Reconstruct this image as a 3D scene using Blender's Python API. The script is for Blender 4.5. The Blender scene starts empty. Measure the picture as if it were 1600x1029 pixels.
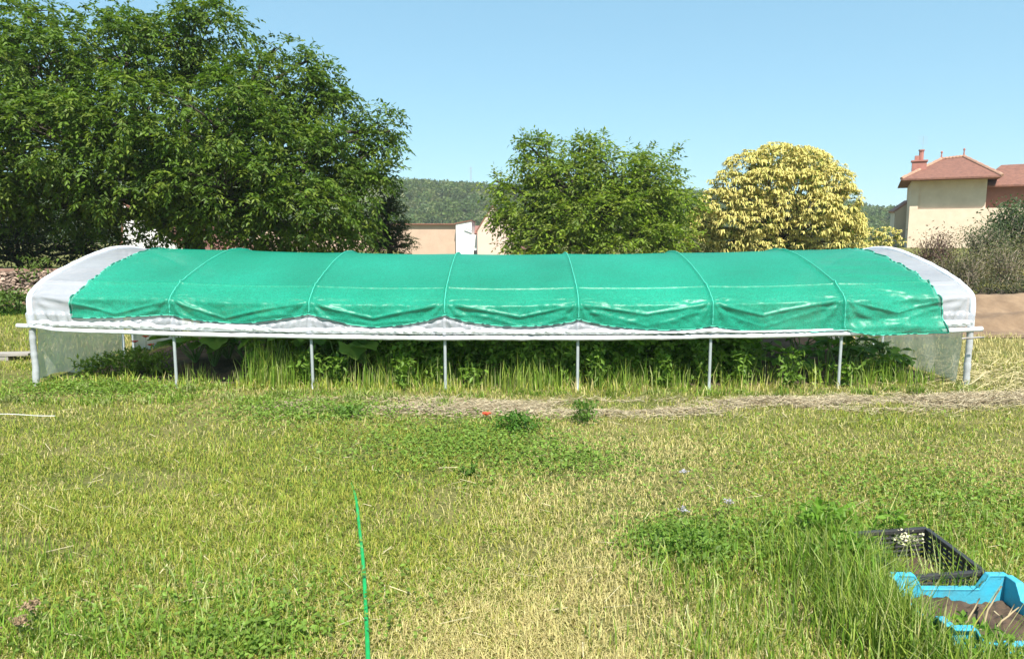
import bpy, math, random
import numpy as np
from math import sin, cos, pi, radians, tan, atan

rng = np.random.default_rng(7)
random.seed(7)
scene = bpy.context.scene
COL = scene.collection

# ------------------------------------------------------------------ camera frame (used to turn photo measures into metres)
F = 1100.0
PITCH = atan(139.5 / F)
HC = 1.65

def P(px, py, Y):
    """world point at distance Y in front of the camera for a measured photo point"""
    x = (px - 800) / F; u = -(py - 514.5) / F
    dy = cos(PITCH) + u * sin(PITCH)
    dz = -sin(PITCH) + u * cos(PITCH)
    t = Y / dy
    return np.array([x * t, Y, HC + dz * t])

def G(px, py, z=0.0):
    u = -(py - 514.5) / F
    dy = cos(PITCH) + u * sin(PITCH); dz = -sin(PITCH) + u * cos(PITCH)
    t = (z - HC) / dz
    return np.array([(px - 800) / F * t, dy * t, z])

# ------------------------------------------------------------------ helpers
def _h(ix, iy, seed):
    n = (ix.astype(np.int64) * 374761393 + iy.astype(np.int64) * 668265263 + seed * 974634721) & 0x7fffffff
    n = ((n ^ (n >> 13)) * 1274126177) & 0x7fffffff
    n = (n ^ (n >> 16)) & 0xffff
    return n / 65535.0

def vnoise(x, y, seed=0):
    x = np.asarray(x, float); y = np.asarray(y, float)
    ix = np.floor(x); iy = np.floor(y); fx = x - ix; fy = y - iy
    fx = fx * fx * (3 - 2 * fx); fy = fy * fy * (3 - 2 * fy)
    a = _h(ix, iy, seed); b = _h(ix + 1, iy, seed); c = _h(ix, iy + 1, seed); d = _h(ix + 1, iy + 1, seed)
    return (a * (1 - fx) + b * fx) * (1 - fy) + (c * (1 - fx) + d * fx) * fy

def fbm(x, y, seed=0, o=4):
    s = 0; a = 0.5; t = 0
    for k in range(o):
        s = s + a * vnoise(np.asarray(x) * 2 ** k + 17.3 * k, np.asarray(y) * 2 ** k - 9.1 * k, seed + k); t += a; a *= 0.5
    return s / t

def sstep(a, b, x):
    t = np.clip((np.asarray(x, float) - a) / (b - a), 0, 1)
    return t * t * (3 - 2 * t)

def norm(v):
    return v / np.maximum(np.linalg.norm(v, axis=-1, keepdims=True), 1e-9)

class MB:
    def __init__(s):
        s.v = []; s.f = []; s.c = []; s.n = 0; s.big = []
    def add(s, V, faces, col=None):
        V = np.asarray(V, float).reshape(-1, 3)
        if isinstance(faces, np.ndarray):
            s.big.append(faces.astype(np.int32) + s.n)
        else:
            for f in faces:
                s.f.append([i + s.n for i in f])
        s.v.append(V)
        if col is None: col = (0.5, 0.5, 0.5)
        c = np.asarray(col, float)
        if c.ndim == 1: c = np.tile(c, (len(V), 1))
        s.c.append(c); s.n += len(V)
    def box(s, a, b, col=None, M=None):
        x0, y0, z0 = a; x1, y1, z1 = b
        V = np.array([[x0, y0, z0], [x1, y0, z0], [x1, y1, z0], [x0, y1, z0], [x0, y0, z1], [x1, y0, z1], [x1, y1, z1], [x0, y1, z1]], float)
        if M is not None: V = M(V)
        s.add(V, [[3, 2, 1, 0], [4, 5, 6, 7], [0, 1, 5, 4], [1, 2, 6, 5], [2, 3, 7, 6], [3, 0, 4, 7]], col)
    def tube(s, pts, r, sides=7, col=None, cap=True):
        pts = np.asarray(pts, float); n = len(pts)
        r = np.broadcast_to(np.asarray(r, float), (n,))
        T = np.gradient(pts, axis=0); T = norm(T)
        ref = np.eye(3)[np.argmin(np.abs(T).max(axis=0))]
        A = norm(np.cross(T, ref)); B = np.cross(T, A)
        an = np.arange(sides) / sides * 2 * pi
        V = pts[:, None, :] + r[:, None, None] * (A[:, None, :] * np.cos(an)[None, :, None] + B[:, None, :] * np.sin(an)[None, :, None])
        i = np.arange(n - 1)[:, None] * sides; j = np.arange(sides)[None, :]; j2 = (j + 1) % sides
        q = np.stack([i + j, i + j2, i + sides + j2, i + sides + j], -1).reshape(-1, 4)
        base = s.n
        c = None
        if col is not None:
            c = np.asarray(col, float)
            if c.ndim == 2: c = np.repeat(c, sides, axis=0)
        s.add(V.reshape(-1, 3), q, c)
        if cap:
            s.f.append([base + k for k in range(sides)]); s.f.append([base + (n - 1) * sides + k for k in reversed(range(sides))])
    def grid(s, V, col=None):
        a, b = V.shape[:2]
        i = np.arange(a - 1)[:, None] * b; j = np.arange(b - 1)[None, :]
        q = np.stack([i + j, i + j + 1, i + b + j + 1, i + b + j], -1).reshape(-1, 4)
        s.add(V.reshape(-1, 3), q, col)
    def prism(s, outline, thick, M, col=None):
        """outline in (u, z), extruded along w from 0 to thick; M maps (u, w, z) to world"""
        n = len(outline); o = np.asarray(outline, float)
        V = np.concatenate([np.c_[o[:, 0], np.zeros(n), o[:, 1]], np.c_[o[:, 0], np.full(n, thick), o[:, 1]]])
        if M is not None: V = M(V)
        fs = [list(range(n)), list(range(2 * n - 1, n - 1, -1))]
        for k in range(n):
            k2 = (k + 1) % n
            fs.append([k2, k, k + n, k2 + n])
        s.add(V, fs, col)
    def build(s, name, mat=None, parent=None, smooth=False):
        V = np.concatenate(s.v); C = np.concatenate(s.c)
        me = bpy.data.meshes.new(name)
        loops = []; tot = []
        for q in s.big:
            loops.append(q.reshape(-1)); tot.append(np.full(len(q), q.shape[1], np.int32))
        if s.f:
            loops.append(np.fromiter((i for f in s.f for i in f), np.int32)); tot.append(np.array([len(f) for f in s.f], np.int32))
        L = np.concatenate(loops).astype(np.int32); Tt = np.concatenate(tot).astype(np.int32)
        me.vertices.add(len(V)); me.vertices.foreach_set("co", V.astype(np.float32).ravel())
        me.loops.add(len(L)); me.loops.foreach_set("vertex_index", L)
        me.polygons.add(len(Tt))
        st = np.concatenate([[0], np.cumsum(Tt)[:-1]]).astype(np.int32)
        me.polygons.foreach_set("loop_start", st); me.polygons.foreach_set("loop_total", Tt)
        me.polygons.foreach_set("use_smooth", np.full(len(Tt), smooth, bool))
        me.update(calc_edges=True)
        me.validate()
        at = me.color_attributes.new("Col", 'FLOAT_COLOR', 'POINT')
        at.data.foreach_set("color", np.c_[C, np.ones(len(C))].astype(np.float32).ravel())
        o = bpy.data.objects.new(name, me); COL.objects.link(o)
        if mat: me.materials.append(mat)
        if parent is not None: o.parent = parent
        return o

def tag(o, label=None, cat=None, group=None, kind=None):
    if label: o["label"] = label
    if cat: o["category"] = cat
    if group: o["group"] = group
    if kind: o["kind"] = kind
    return o

def thing(name, label, cat, loc=(0, 0, 0), group=None):
    o = bpy.data.objects.new(name, None); COL.objects.link(o)
    o.location = loc; o.empty_display_size = 0.1
    return tag(o, label, cat, group)

def keep(parent, *kids):
    """children built in world coordinates: cancel the parent's offset"""
    for k in kids:
        k.location = tuple(-np.array(parent.location))
    return kids[0] if kids else None

def copy_thing(src, loc, rz=0, sc=1.0, label=None):
    r = src.copy(); COL.objects.link(r); r.location = loc; r.rotation_euler = (0, 0, rz); r.scale = (sc, sc, sc)
    if label: r["label"] = label
    for ch in src.children:
        c = ch.copy(); COL.objects.link(c); c.parent = r
        for g in ch.children:
            d = g.copy(); COL.objects.link(d); d.parent = c
    return r

# ------------------------------------------------------------------ materials
def newmat(name):
    m = bpy.data.materials.new(name); m.use_nodes = True
    nt = m.node_tree; nt.nodes.clear()
    out = nt.nodes.new('ShaderNodeOutputMaterial')
    return m, nt, out

def N(nt, t, **kw):
    n = nt.nodes.new(t)
    for k, v in kw.items(): setattr(n, k, v)
    return n

def mat_plain(name, c1, c2=None, scale=5.0, rough=0.7, bump=0.0, bscale=None, spec=0.3, metal=0.0, detail=6, stretch=None):
    m, nt, out = newmat(name); L = nt.links
    b = N(nt, 'ShaderNodeBsdfPrincipled'); b.inputs['Roughness'].default_value = rough; b.inputs['Metallic'].default_value = metal
    b.inputs['Specular IOR Level'].default_value = spec
    tc = N(nt, 'ShaderNodeTexCoord'); src = tc.outputs['Object']
    if stretch:
        mp = N(nt, 'ShaderNodeMapping'); mp.inputs['Scale'].default_value = stretch; L.new(src, mp.inputs['Vector']); src = mp.outputs['Vector']
    nz = N(nt, 'ShaderNodeTexNoise'); nz.inputs['Scale'].default_value = scale; nz.inputs['Detail'].default_value = detail; nz.inputs['Roughness'].default_value = 0.65
    L.new(src, nz.inputs['Vector'])
    if c2 is None: c2 = tuple(x * 0.75 for x in c1)
    rp = N(nt, 'ShaderNodeValToRGB'); rp.color_ramp.elements[0].position = 0.3; rp.color_ramp.elements[1].position = 0.7
    rp.color_ramp.elements[0].color = (*c2, 1); rp.color_ramp.elements[1].color = (*c1, 1)
    L.new(nz.outputs['Fac'], rp.inputs['Fac']); L.new(rp.outputs['Color'], b.inputs['Base Color'])
    if bump:
        n2 = N(nt, 'ShaderNodeTexNoise'); n2.inputs['Scale'].default_value = bscale or scale * 4; n2.inputs['Detail'].default_value = 8
        L.new(src, n2.inputs['Vector'])
        bp = N(nt, 'ShaderNodeBump'); bp.inputs['Strength'].default_value = bump; bp.inputs['Distance'].default_value = 0.02
        L.new(n2.outputs['Fac'], bp.inputs['Height']); L.new(bp.outputs['Normal'], b.inputs['Normal'])
    L.new(b.outputs[0], out.inputs[0])
    return m

def mat_leaf(name, transl=0.35, rough=0.5, spec=0.3, tint=(1.15, 1.25, 0.5)):
    m, nt, out = newmat(name); L = nt.links
    a = N(nt, 'ShaderNodeAttribute'); a.attribute_name = "Col"
    b = N(nt, 'ShaderNodeBsdfPrincipled'); b.inputs['Roughness'].default_value = rough; b.inputs['Specular IOR Level'].default_value = spec
    L.new(a.outputs['Color'], b.inputs['Base Color'])
    mx = N(nt, 'ShaderNodeMix', data_type='RGBA', blend_type='MULTIPLY'); mx.inputs[0].default_value = 1.0
    L.new(a.outputs['Color'], mx.inputs[6]); mx.inputs[7].default_value = (*tint, 1)
    t = N(nt, 'ShaderNodeBsdfTranslucent'); L.new(mx.outputs[2], t.inputs['Color'])
    ms = N(nt, 'ShaderNodeMixShader'); ms.inputs[0].default_value = transl
    L.new(b.outputs[0], ms.inputs[1]); L.new(t.outputs[0], ms.inputs[2]); L.new(ms.outputs[0], out.inputs[0])
    return m

def mat_film(name, col, col2, transl, transp, rough=0.35, scale=3.0, weave=0.0, spec=0.5, bump=0.0):
    m, nt, out = newmat(name); L = nt.links
    tc = N(nt, 'ShaderNodeTexCoord')
    nz = N(nt, 'ShaderNodeTexNoise'); nz.inputs['Scale'].default_value = scale; nz.inputs['Detail'].default_value = 7; L.new(tc.outputs['Object'], nz.inputs['Vector'])
    rp = N(nt, 'ShaderNodeValToRGB'); rp.color_ramp.elements[0].position = 0.3; rp.color_ramp.elements[1].position = 0.7
    rp.color_ramp.elements[0].color = (*col2, 1); rp.color_ramp.elements[1].color = (*col, 1); L.new(nz.outputs['Fac'], rp.inputs['Fac'])
    c = rp.outputs['Color']
    b = N(nt, 'ShaderNodeBsdfPrincipled'); b.inputs['Roughness'].default_value = rough; b.inputs['Specular IOR Level'].default_value = spec
    if weave:
        n3 = N(nt, 'ShaderNodeTexNoise'); n3.inputs['Scale'].default_value = 90; n3.inputs['Detail'].default_value = 3; L.new(tc.outputs['Object'], n3.inputs['Vector'])
        mr = N(nt, 'ShaderNodeMapRange'); mr.inputs['From Min'].default_value = 0.3; mr.inputs['From Max'].default_value = 0.7
        mr.inputs['To Min'].default_value = 1 - weave; mr.inputs['To Max'].default_value = 1 + weave; L.new(n3.outputs['Fac'], mr.inputs['Value'])
        vm = N(nt, 'ShaderNodeVectorMath', operation='SCALE'); L.new(c, vm.inputs[0]); L.new(mr.outputs['Result'], vm.inputs['Scale']); c = vm.outputs['Vector']
    if bump:
        n2 = N(nt, 'ShaderNodeTexNoise'); n2.inputs['Scale'].default_value = 14; n2.inputs['Detail'].default_value = 6; L.new(tc.outputs['Object'], n2.inputs['Vector'])
        bp = N(nt, 'ShaderNodeBump'); bp.inputs['Strength'].default_value = bump; bp.inputs['Distance'].default_value = 0.02
        L.new(n2.outputs['Fac'], bp.inputs['Height']); L.new(bp.outputs['Normal'], b.inputs['Normal'])
    L.new(c, b.inputs['Base Color'])
    t = N(nt, 'ShaderNodeBsdfTranslucent'); L.new(c, t.inputs['Color'])
    m1 = N(nt, 'ShaderNodeMixShader'); m1.inputs[0].default_value = transl; L.new(b.outputs[0], m1.inputs[1]); L.new(t.outputs[0], m1.inputs[2])
    tr = N(nt, 'ShaderNodeBsdfTransparent')
    m2 = N(nt, 'ShaderNodeMixShader'); m2.inputs[0].default_value = transp; L.new(m1.outputs[0], m2.inputs[1]); L.new(tr.outputs[0], m2.inputs[2])
    L.new(m2.outputs[0], out.inputs[0])
    return m

LEAF = mat_leaf('leaf', 0.42); GRASS = mat_leaf('grass', 0.3, 0.6, 0.2, (1.1, 1.2, 0.6))
CATKIN = mat_leaf('catkin', 0.25, 0.8, 0.1, (1, 1, 0.8)); STRAW = mat_leaf('straw', 0.15, 0.7, 0.15, (1, 1, 1))
BARK = mat_plain('bark', (0.10, 0.08, 0.06), (0.04, 0.032, 0.025), 6, 0.9, 0.6, 18, stretch=(1, 1, 0.25))
GALV = mat_plain('galvanised_steel', (0.50, 0.53, 0.53), (0.38, 0.41, 0.42), 12, 0.45, metal=0.3, spec=0.5)
FILM = mat_film('white_film', (0.64, 0.65, 0.69), (0.52, 0.53, 0.57), 0.36, 0.30, 0.22, 2.5, bump=0.4)
ROLL = mat_film('rolled_film', (0.86, 0.87, 0.89), (0.74, 0.75, 0.78), 0.12, 0.0, 0.35, 4, bump=0.3)
CLEAR = mat_film('clear_film', (0.74, 0.77, 0.73), (0.56, 0.61, 0.55), 0.42, 0.30, 0.25, 2.2)
PALE = mat_film('cloudy_film', (0.70, 0.71, 0.72), (0.56, 0.57, 0.58), 0.35, 0.12, 0.3, 3)
NET = mat_film('shade_net', (0.008, 0.40, 0.245), (0.005, 0.30, 0.175), 0.32, 0.20, 0.36, 0.9, weave=0.38, bump=0.25, spec=0.35)
HEM = mat_leaf('hem_thread', 0.0, 0.7, 0.2)
SOIL = mat_plain('soil', (0.12, 0.082, 0.055), (0.045, 0.030, 0.021), 7, 0.95, 0.8, 30)
DRYSOIL = mat_plain('dry_soil', (0.28, 0.19, 0.115), (0.14, 0.09, 0.055), 2.2, 0.95, 0.9, 9)
VC = mat_leaf('tinted', 0.0, 0.8, 0.15)

# ------------------------------------------------------------------ terrain
def gz(x, y):
    x = np.asarray(x, float); y = np.asarray(y, float)
    z = 0.03 * (fbm(x * 0.7, y * 0.7, 3) - 0.5) + 0.018 * (vnoise(x * 2.6, y * 2.6, 9) - 0.5)
    z = z * sstep(400, 60, y)
    e = np.clip(x / 5.2, -1.2, 1.2) ** 2
    z = z + (0.075 * e - 0.045) * sstep(4.5, 7.3, y) * sstep(16, 12.5, y)
    # bank on the right, rising towards the house
    z = z + 0.95 * sstep(15.5, 21.5, y) * sstep(3.0, 9.0, x) + 0.25 * sstep(21, 38, y) * sstep(2, 14, x)
    # slight rise behind the wall on the left
    z = z + 0.7 * sstep(16.3, 18.2, y) * sstep(-8.6, -10.5, x)
    return z

def axis(lo, d0, d1, step, hi, g=1.22):
    a = list(np.arange(d0, d1 + 1e-6, step))
    s = step
    while a[-1] < hi: s *= g; a.append(a[-1] + s)
    s = step
    while a[0] > lo: s *= g; a.insert(0, a[0] - s)
    return np.array(a)

def ground_material():
    m, nt, out = newmat('ground'); L = nt.links
    g = N(nt, 'ShaderNodeNewGeometry')
    b = N(nt, 'ShaderNodeBsdfPrincipled'); b.inputs['Roughness'].default_value = 0.95; b.inputs['Specular IOR Level'].default_value = 0.1
    def noise(scale, det=6):
        n = N(nt, 'ShaderNodeTexNoise'); n.inputs['Scale'].default_value = scale; n.inputs['Detail'].default_value = det; n.inputs['Roughness'].default_value = 0.7
        L.new(g.outputs['Position'], n.inputs['Vector']); return n.outputs['Fac']
    def ramp(f, a, ca, c, cc):
        r = N(nt, 'ShaderNodeValToRGB'); e = r.color_ramp.elements; e[0].position = a; e[0].color = (*ca, 1); e[1].position = c; e[1].color = (*cc, 1)
        L.new(f, r.inputs['Fac']); return r.outputs['Color']
    near = ramp(noise(28), 0.35, (0.075, 0.085, 0.022), 0.68, (0.26, 0.23, 0.085))
    patch = ramp(noise(0.9), 0.42, (0.07, 0.10, 0.022), 0.62, (0.27, 0.225, 0.09))
    mx = N(nt, 'ShaderNodeMix', data_type='RGBA'); mx.inputs[0].default_value = 0.45
    L.new(near, mx.inputs[6]); L.new(patch, mx.inputs[7])
    L.new(mx.outputs[2], b.inputs['Base Color'])
    bp = N(nt, 'ShaderNodeBump'); bp.inputs['Strength'].default_value = 0.8; bp.inputs['Distance'].default_value = 0.03
    L.new(noise(40, 8), bp.inputs['Height']); L.new(bp.outputs['Normal'], b.inputs['Normal'])
    L.new(b.outputs[0], out.inputs[0])
    return m

xs = axis(-1500, -14, 14, 0.16, 1500); ys = axis(-60, 1.5, 24, 0.16, 2200)
XX, YY = np.meshgrid(xs, ys)
mb = MB(); mb.grid(np.stack([XX, YY, gz(XX, YY)], -1))
tag(mb.build('ground', ground_material(), None, True), kind='structure')

# ------------------------------------------------------------------ grass blades
def blades(mb, x, y, h, w, lean, az, cols, z0=None, curl=0.5):
    n = len(x)
    z = gz(x, y) if z0 is None else z0
    base = np.c_[x, y, z - 0.004]
    d = np.c_[np.cos(az), np.sin(az), np.zeros(n)]
    side = np.c_[-np.sin(az + rng.normal(0, 0.6, n)), np.cos(az), np.zeros(n)]; side = norm(side)
    l1 = lean * (1 - curl); l2 = np.minimum(lean * (1 + curl), 1.75)
    m = base + (h * 0.5)[:, None] * (d * np.sin(l1)[:, None] + np.array([0, 0, 1.0]) * np.cos(l1)[:, None])
    t = m + (h * 0.5)[:, None] * (d * np.sin(l2)[:, None] + np.array([0, 0, 1.0]) * np.cos(l2)[:, None])
    t[:, 2] = np.maximum(t[:, 2], z + 0.004)
    hw = (w * 0.5)[:, None]
    V = np.stack([base - side * hw, base + side * hw, m + side * hw * 0.85, m - side * hw * 0.85, t], 1).reshape(-1, 3)
    i = np.arange(n)[:, None] * 5
    c = np.repeat(cols, 5, axis=0)
    k = mb.n
    mb.add(V, i + np.array([[0, 1, 2, 3]]), c)
    mb.big.append((i + np.array([[3, 2, 4]]) + k).astype(np.int32))

GREEN = np.array([0.12, 0.19, 0.02]); FRESH = np.array([0.21, 0.31, 0.035]); OLIVE = np.array([0.36, 0.35, 0.065]); DRY = np.array([0.60, 0.51, 0.24]); TAN = np.array([0.40, 0.30, 0.15]); DEEP = np.array([0.05, 0.125, 0.014])
def dryness(x, y):
    path = np.exp(-(np.abs(x - (0.22 + 0.16 * (y - 2.6))) / (0.62 + 0.05 * y)) ** 3) * sstep(6.6, 5.2, y)
    d = 0.33 + 0.50 * path + 1.2 * (fbm(x * 0.55, y * 0.8, 21) - 0.5) + 0.5 * (fbm(x * 2.2, y * 2.2, 31) - 0.5)
    c = G(715, 690); d = d - 0.6 * np.exp(-(((x - c[0]) / 0.75) ** 2 + ((y - c[1]) / 0.75) ** 2))
    c = G(895, 722); d = d - 0.4 * np.exp(-(((x - c[0]) / 0.35) ** 2 + ((y - c[1]) / 0.35) ** 2))
    c = G(1250, 900); d = d - 0.35 * np.exp(-(((x - c[0]) / 0.7) ** 2 + ((y - c[1]) / 0.6) ** 2))
    c = G(1250, 950); d = d + 0.7 * np.exp(-(((x - c[0]) / 0.18) ** 2 + ((y - c[1]) / 0.25) ** 2))
    c = G(250, 760); d = d - 0.08 * np.exp(-(((x - c[0]) / 2.0) ** 2 + ((y - c[1]) / 1.2) ** 2))
    d = d + 0.12 * sstep(2.5, 5.5, x) + 0.28 * sstep(3.5, 5.5, x) * sstep(5.5, 7.5, y)
    return np.clip(d, 0.04, 0.95)

def pick(d, n):
    """blade colour: straw with probability d, else one of the greens"""
    u = rng.random(n); v = rng.random(n)
    c = np.where((u < d)[:, None], np.where((v < 0.8)[:, None], DRY, TAN), np.where((v < 0.4)[:, None], OLIVE, np.where((v < 0.75)[:, None], FRESH, GREEN)))
    c = c * rng.uniform(0.72, 1.25, n)[:, None]
    t = rng.random(n)[:, None] * 0.35
    return c * (1 - t) + (OLIVE * 1.1) * t

def in_tunnel(x, y):
    return (x > -5.3) & (x < 5.1) & (y > 7.95) & (y < 11.8)

mb = MB()
n = 430000
y = 1 / rng.uniform(1 / 9.2, 1 / 2.25, n); x = rng.uniform(-1, 1, n) * (0.78 * y + 1.9)
thin = np.clip(0.25 + 2.6 * (fbm(x * 1.7, y * 1.7, 123) - 0.22), 0.25, 1) * (1 - 0.75 * np.exp(-(((x - G(1245, 960)[0]) / 0.17) ** 2 + ((y - G(1245, 960)[1]) / 0.22) ** 2)))
ok = ~in_tunnel(x, y) & (rng.random(n) < thin); x = x[ok]; y = y[ok]; n = len(x)
d = dryness(x, y)
tall = fbm(x * 1.3, y * 1.3, 41)
h = rng.uniform(0.025, 0.06, n) * (0.7 + 0.9 * tall) * (1 + 0.25 * (d < 0.25))
blades(mb, x, y, h, 0.0028 + 0.0005 * y * rng.uniform(0.7, 1.3, n), rng.uniform(0.35, 1.45, n), rng.uniform(0, 2 * pi, n), pick(d, n))
# farther lawn on both sides of the tunnel
for (xa, xb, ya, yb, n) in ((-13, -5.3, 8.5, 16.5, 26000), (5.15, 12, 8.5, 11.6, 11000)):
    x = rng.uniform(xa, xb, n); y = rng.uniform(ya, yb, n)
    d = np.clip(dryness(x, y) + (-0.12 if xa < 0 else 0.2), 0.03, 0.95)
    blades(mb, x, y, rng.uniform(0.04, 0.12, n), rng.uniform(0.006, 0.012, n), rng.uniform(0.2, 1.2, n), rng.uniform(0, 2 * pi, n), pick(d, n))
tag(mb.build('lawn_grass', GRASS), 'short mown grass, part green and part straw coloured', 'grass', kind='stuff')

# taller grass: by the crates, along the tunnel, lower left, right edge
mb = MB()
def tall_patch(cx, cy, sx, sy, n, hmin, hmax, dry, wmul=1.0, lean=(0.05, 0.7), wx=False, shade=1.0):
    if wx: x = rng.uniform(cx - sx, cx + sx, n); y = rng.uniform(cy - sy, cy + sy, n)
    else: x = rng.normal(cx, sx, n); y = rng.normal(cy, sy, n)
    # leave the crates' inside free
    ok = ~((x > 1.69) & (x < 2.23) & (y > 2.54) & (y < 3.0)) & ~((x > 1.80) & (x < 2.16) & (y > 3.06) & (y < 3.48) & (rng.random(n) < 0.8)) & (y > 1.9)
    x = x[ok]; y = y[ok]; n = len(x)
    h = rng.uniform(hmin, hmax, n) * rng.uniform(0.6, 1, n)
    c = pick(np.full(n, dry + 0.06), n) * shade * np.array([0.72, 0.92, 0.8])
    blades(mb, x, y, h, rng.uniform(0.004, 0.008, n) * wmul, rng.uniform(*lean, n), rng.uniform(0, 2 * pi, n), c, curl=0.6)
for (px, py, sx, sy, n, a, b, dr) in (
    (1390, 1000, 0.16, 0.16, 900, 0.14, 0.36, 0.1), (1350, 960, 0.12, 0.2, 700, 0.12, 0.30, 0.1), (1310, 900, 0.16, 0.2, 800, 0.10, 0.26, 0.08),
    (1260, 840, 0.22, 0.16, 700, 0.07, 0.18, 0.08), (1080, 870, 0.2, 0.2, 800, 0.07, 0.18, 0.12), (1130, 950, 0.16, 0.2, 500, 0.07, 0.18, 0.2),
    (1450, 1020, 0.14, 0.08, 700, 0.10, 0.26, 0.1), (1160, 1020, 0.25, 0.1, 500, 0.07, 0.2, 0.3), (1560, 840, 0.3, 0.3, 900, 0.06, 0.2, 0.12),
    (380, 960, 0.25, 0.18, 700, 0.06, 0.16, 0.15), (380, 1010, 0.14, 0.08, 500, 0.06, 0.15, 0.05), (60, 1000, 0.3, 0.12, 900, 0.06, 0.18, 0.08), (170, 1020, 0.25, 0.1, 700, 0.05, 0.15, 0.08),
    (300, 900, 0.4, 0.2, 700, 0.05, 0.13, 0.2), (60, 900, 0.4, 0.2, 600, 0.05, 0.14, 0.15)):
    g = G(px, py); tall_patch(g[0], g[1], sx, sy, n, a, b, dr)
tall_patch(1.62, 3.2, 0.10, 0.22, 800, 0.16, 0.36, 0.1); tall_patch(1.5, 3.1, 0.14, 0.25, 800, 0.12, 0.3, 0.2); tall_patch(1.95, 3.02, 0.16, 0.012, 160, 0.2, 0.42, 0.25); tall_patch(1.9, 3.6, 0.25, 0.06, 500, 0.1, 0.24, 0.15)
tall_patch(1.60, 2.85, 0.055, 0.28, 900, 0.16, 0.36, 0.12); tall_patch(1.72, 3.25, 0.07, 0.18, 1300, 0.16, 0.34, 0.12); tall_patch(1.62, 2.72, 0.06, 0.12, 500, 0.2, 0.36, 0.12); tall_patch(1.95, 2.44, 0.2, 0.04, 900, 0.10, 0.24, 0.15); tall_patch(2.28, 3.0, 0.04, 0.3, 400, 0.08, 0.22, 0.15); tall_patch(1.72, 2.40, 0.1, 0.06, 500, 0.16, 0.32, 0.12)
for k in range(70):   # coarse tufts at the left foot of the tunnel
    xx = rng.uniform(-5.3, -0.6) if k < 48 else rng.uniform(-0.6, 5.0); yy = rng.uniform(6.9, 7.8) if k < 48 else rng.uniform(7.3, 7.8)
    tall_patch(xx, yy, rng.uniform(0.04, 0.13), rng.uniform(0.03, 0.09), int(rng.uniform(40, 130)), 0.05, rng.uniform(0.1, 0.22), rng.choice([0.05, 0.15, 0.6]), 1.6, (0.2, 1.2), shade=rng.uniform(0.7, 1.1))
# a few long stalks leaning over the crates
for k in range(34):
    g = np.array([rng.uniform(1.5, 2.25), rng.uniform(2.35, 3.6), 0])
    if 1.66 < g[0] < 2.32 and 2.45 < g[1] < 3.5: g[1] = 2.40 if rng.random() < 0.5 else g[1]; g[0] = rng.uniform(1.46, 1.65) if g[1] > 2.42 else g[0]
    n = 1
    blades(mb, np.array([g[0]]), np.array([g[1]]), np.array([rng.uniform(0.28, 0.48)]), np.array([0.005]), np.array([rng.uniform(0.3, 0.8)]), np.array([rng.uniform(-0.6, 1.4)]), pick(np.array([0.4]), 1), curl=0.25)
# tunnel front edge
n = 4200
x = rng.uniform(-5.3, 5.15, n); y = 7.86 + rng.normal(0, 0.16, n)
dens = fbm(x * 1.4, x * 0 + 3, 55); ok = rng.random(n) < np.clip((dens - 0.3) * 2.4, 0.1, 1); x = x[ok]; y = y[ok]; n = len(x)
h = rng.uniform(0.05, 0.20, n) * (0.45 + 1.0 * fbm(x * 2.1, x * 0 + 8, 61))
blades(mb, x, y, h, rng.uniform(0.007, 0.013, n), rng.uniform(0.05, 0.8, n), rng.uniform(0, 2 * pi, n), pick(np.where(x > 0.5, 0.42, 0.16), n) * 1.05)
for (px, n, sx, hh) in ((405, 190, 0.12, 0.62), (445, 190, 0.14, 0.5), (370, 60, 0.12, 0.3), (500, 80, 0.12, 0.36), (560, 90, 0.2, 0.4), (760, 60, 0.2, 0.36), (840, 130, 0.15, 0.42), (860, 100, 0.12, 0.4), (930, 80, 0.25, 0.36), (1000, 80, 0.15, 0.36), (640, 120, 0.2, 0.4), (590, 120, 0.12, 0.46), (700, 110, 0.2, 0.4), (800, 110, 0.15, 0.42), (970, 120, 0.18, 0.42), (1060, 110, 0.18, 0.38), (1150, 100, 0.2, 0.36), (1230, 90, 0.2, 0.34), (1340, 130, 0.2, 0.34), (1390, 200, 0.2, 0.36), (1440, 120, 0.15, 0.26), (300, 60, 0.1, 0.3)):
    X = (px - 800) * 7.95 / F
    tall_patch(X, 8.05, sx, 0.14, n, hh * 0.5, hh * 1.25, 0.12, 1.5, (0.02, 0.4))
tag(mb.build('tall_grass', GRASS), 'long grass blades standing round the crates and the tunnel foot', 'grass', kind='stuff')

# straw lying in a band before the tunnel
mb = MB()
def strips(mb, x, y, z, ln, w, az, tilt, cols):
    n = len(x)
    d = np.c_[np.cos(az) * np.cos(tilt), np.sin(az) * np.cos(tilt), np.sin(tilt)] * (ln * 0.5)[:, None]
    s = np.c_[-np.sin(az), np.cos(az), rng.normal(0, 0.4, n)]; s = norm(s) * (w * 0.5)[:, None]
    c = np.c_[x, y, z]
    V = np.stack([c - d - s, c + d - s, c + d + s, c - d + s], 1).reshape(-1, 3)
    mb.add(V, np.arange(n)[:, None] * 4 + np.array([[0, 1, 2, 3]]), np.repeat(cols, 4, axis=0))
n = 46000
x = rng.uniform(-2.6, 5.6, n); yc = 6.95 - 0.05 * np.sin(x * 1.7) + 0.12 * sstep(2, 5, x)
y = yc + rng.normal(0, 0.24, n)
m_ = np.clip(3.6 * (fbm(x * 1.1, y * 2.4, 71) - 0.40) + 0.25 * sstep(-1.2, 0, x) + 0.9 * np.exp(-((x + 0.7) / 0.6) ** 2) + 0.25 * np.exp(-((x + 1.9) / 0.5) ** 2), 0, 1) * np.exp(-((y - yc) / 0.36) ** 2) * sstep(-2.7, -2.0, x)
ok = rng.random(n) < m_ * 1.1; x = x[ok]; y = y[ok]; m_ = m_[ok]; n = len(x)
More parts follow.
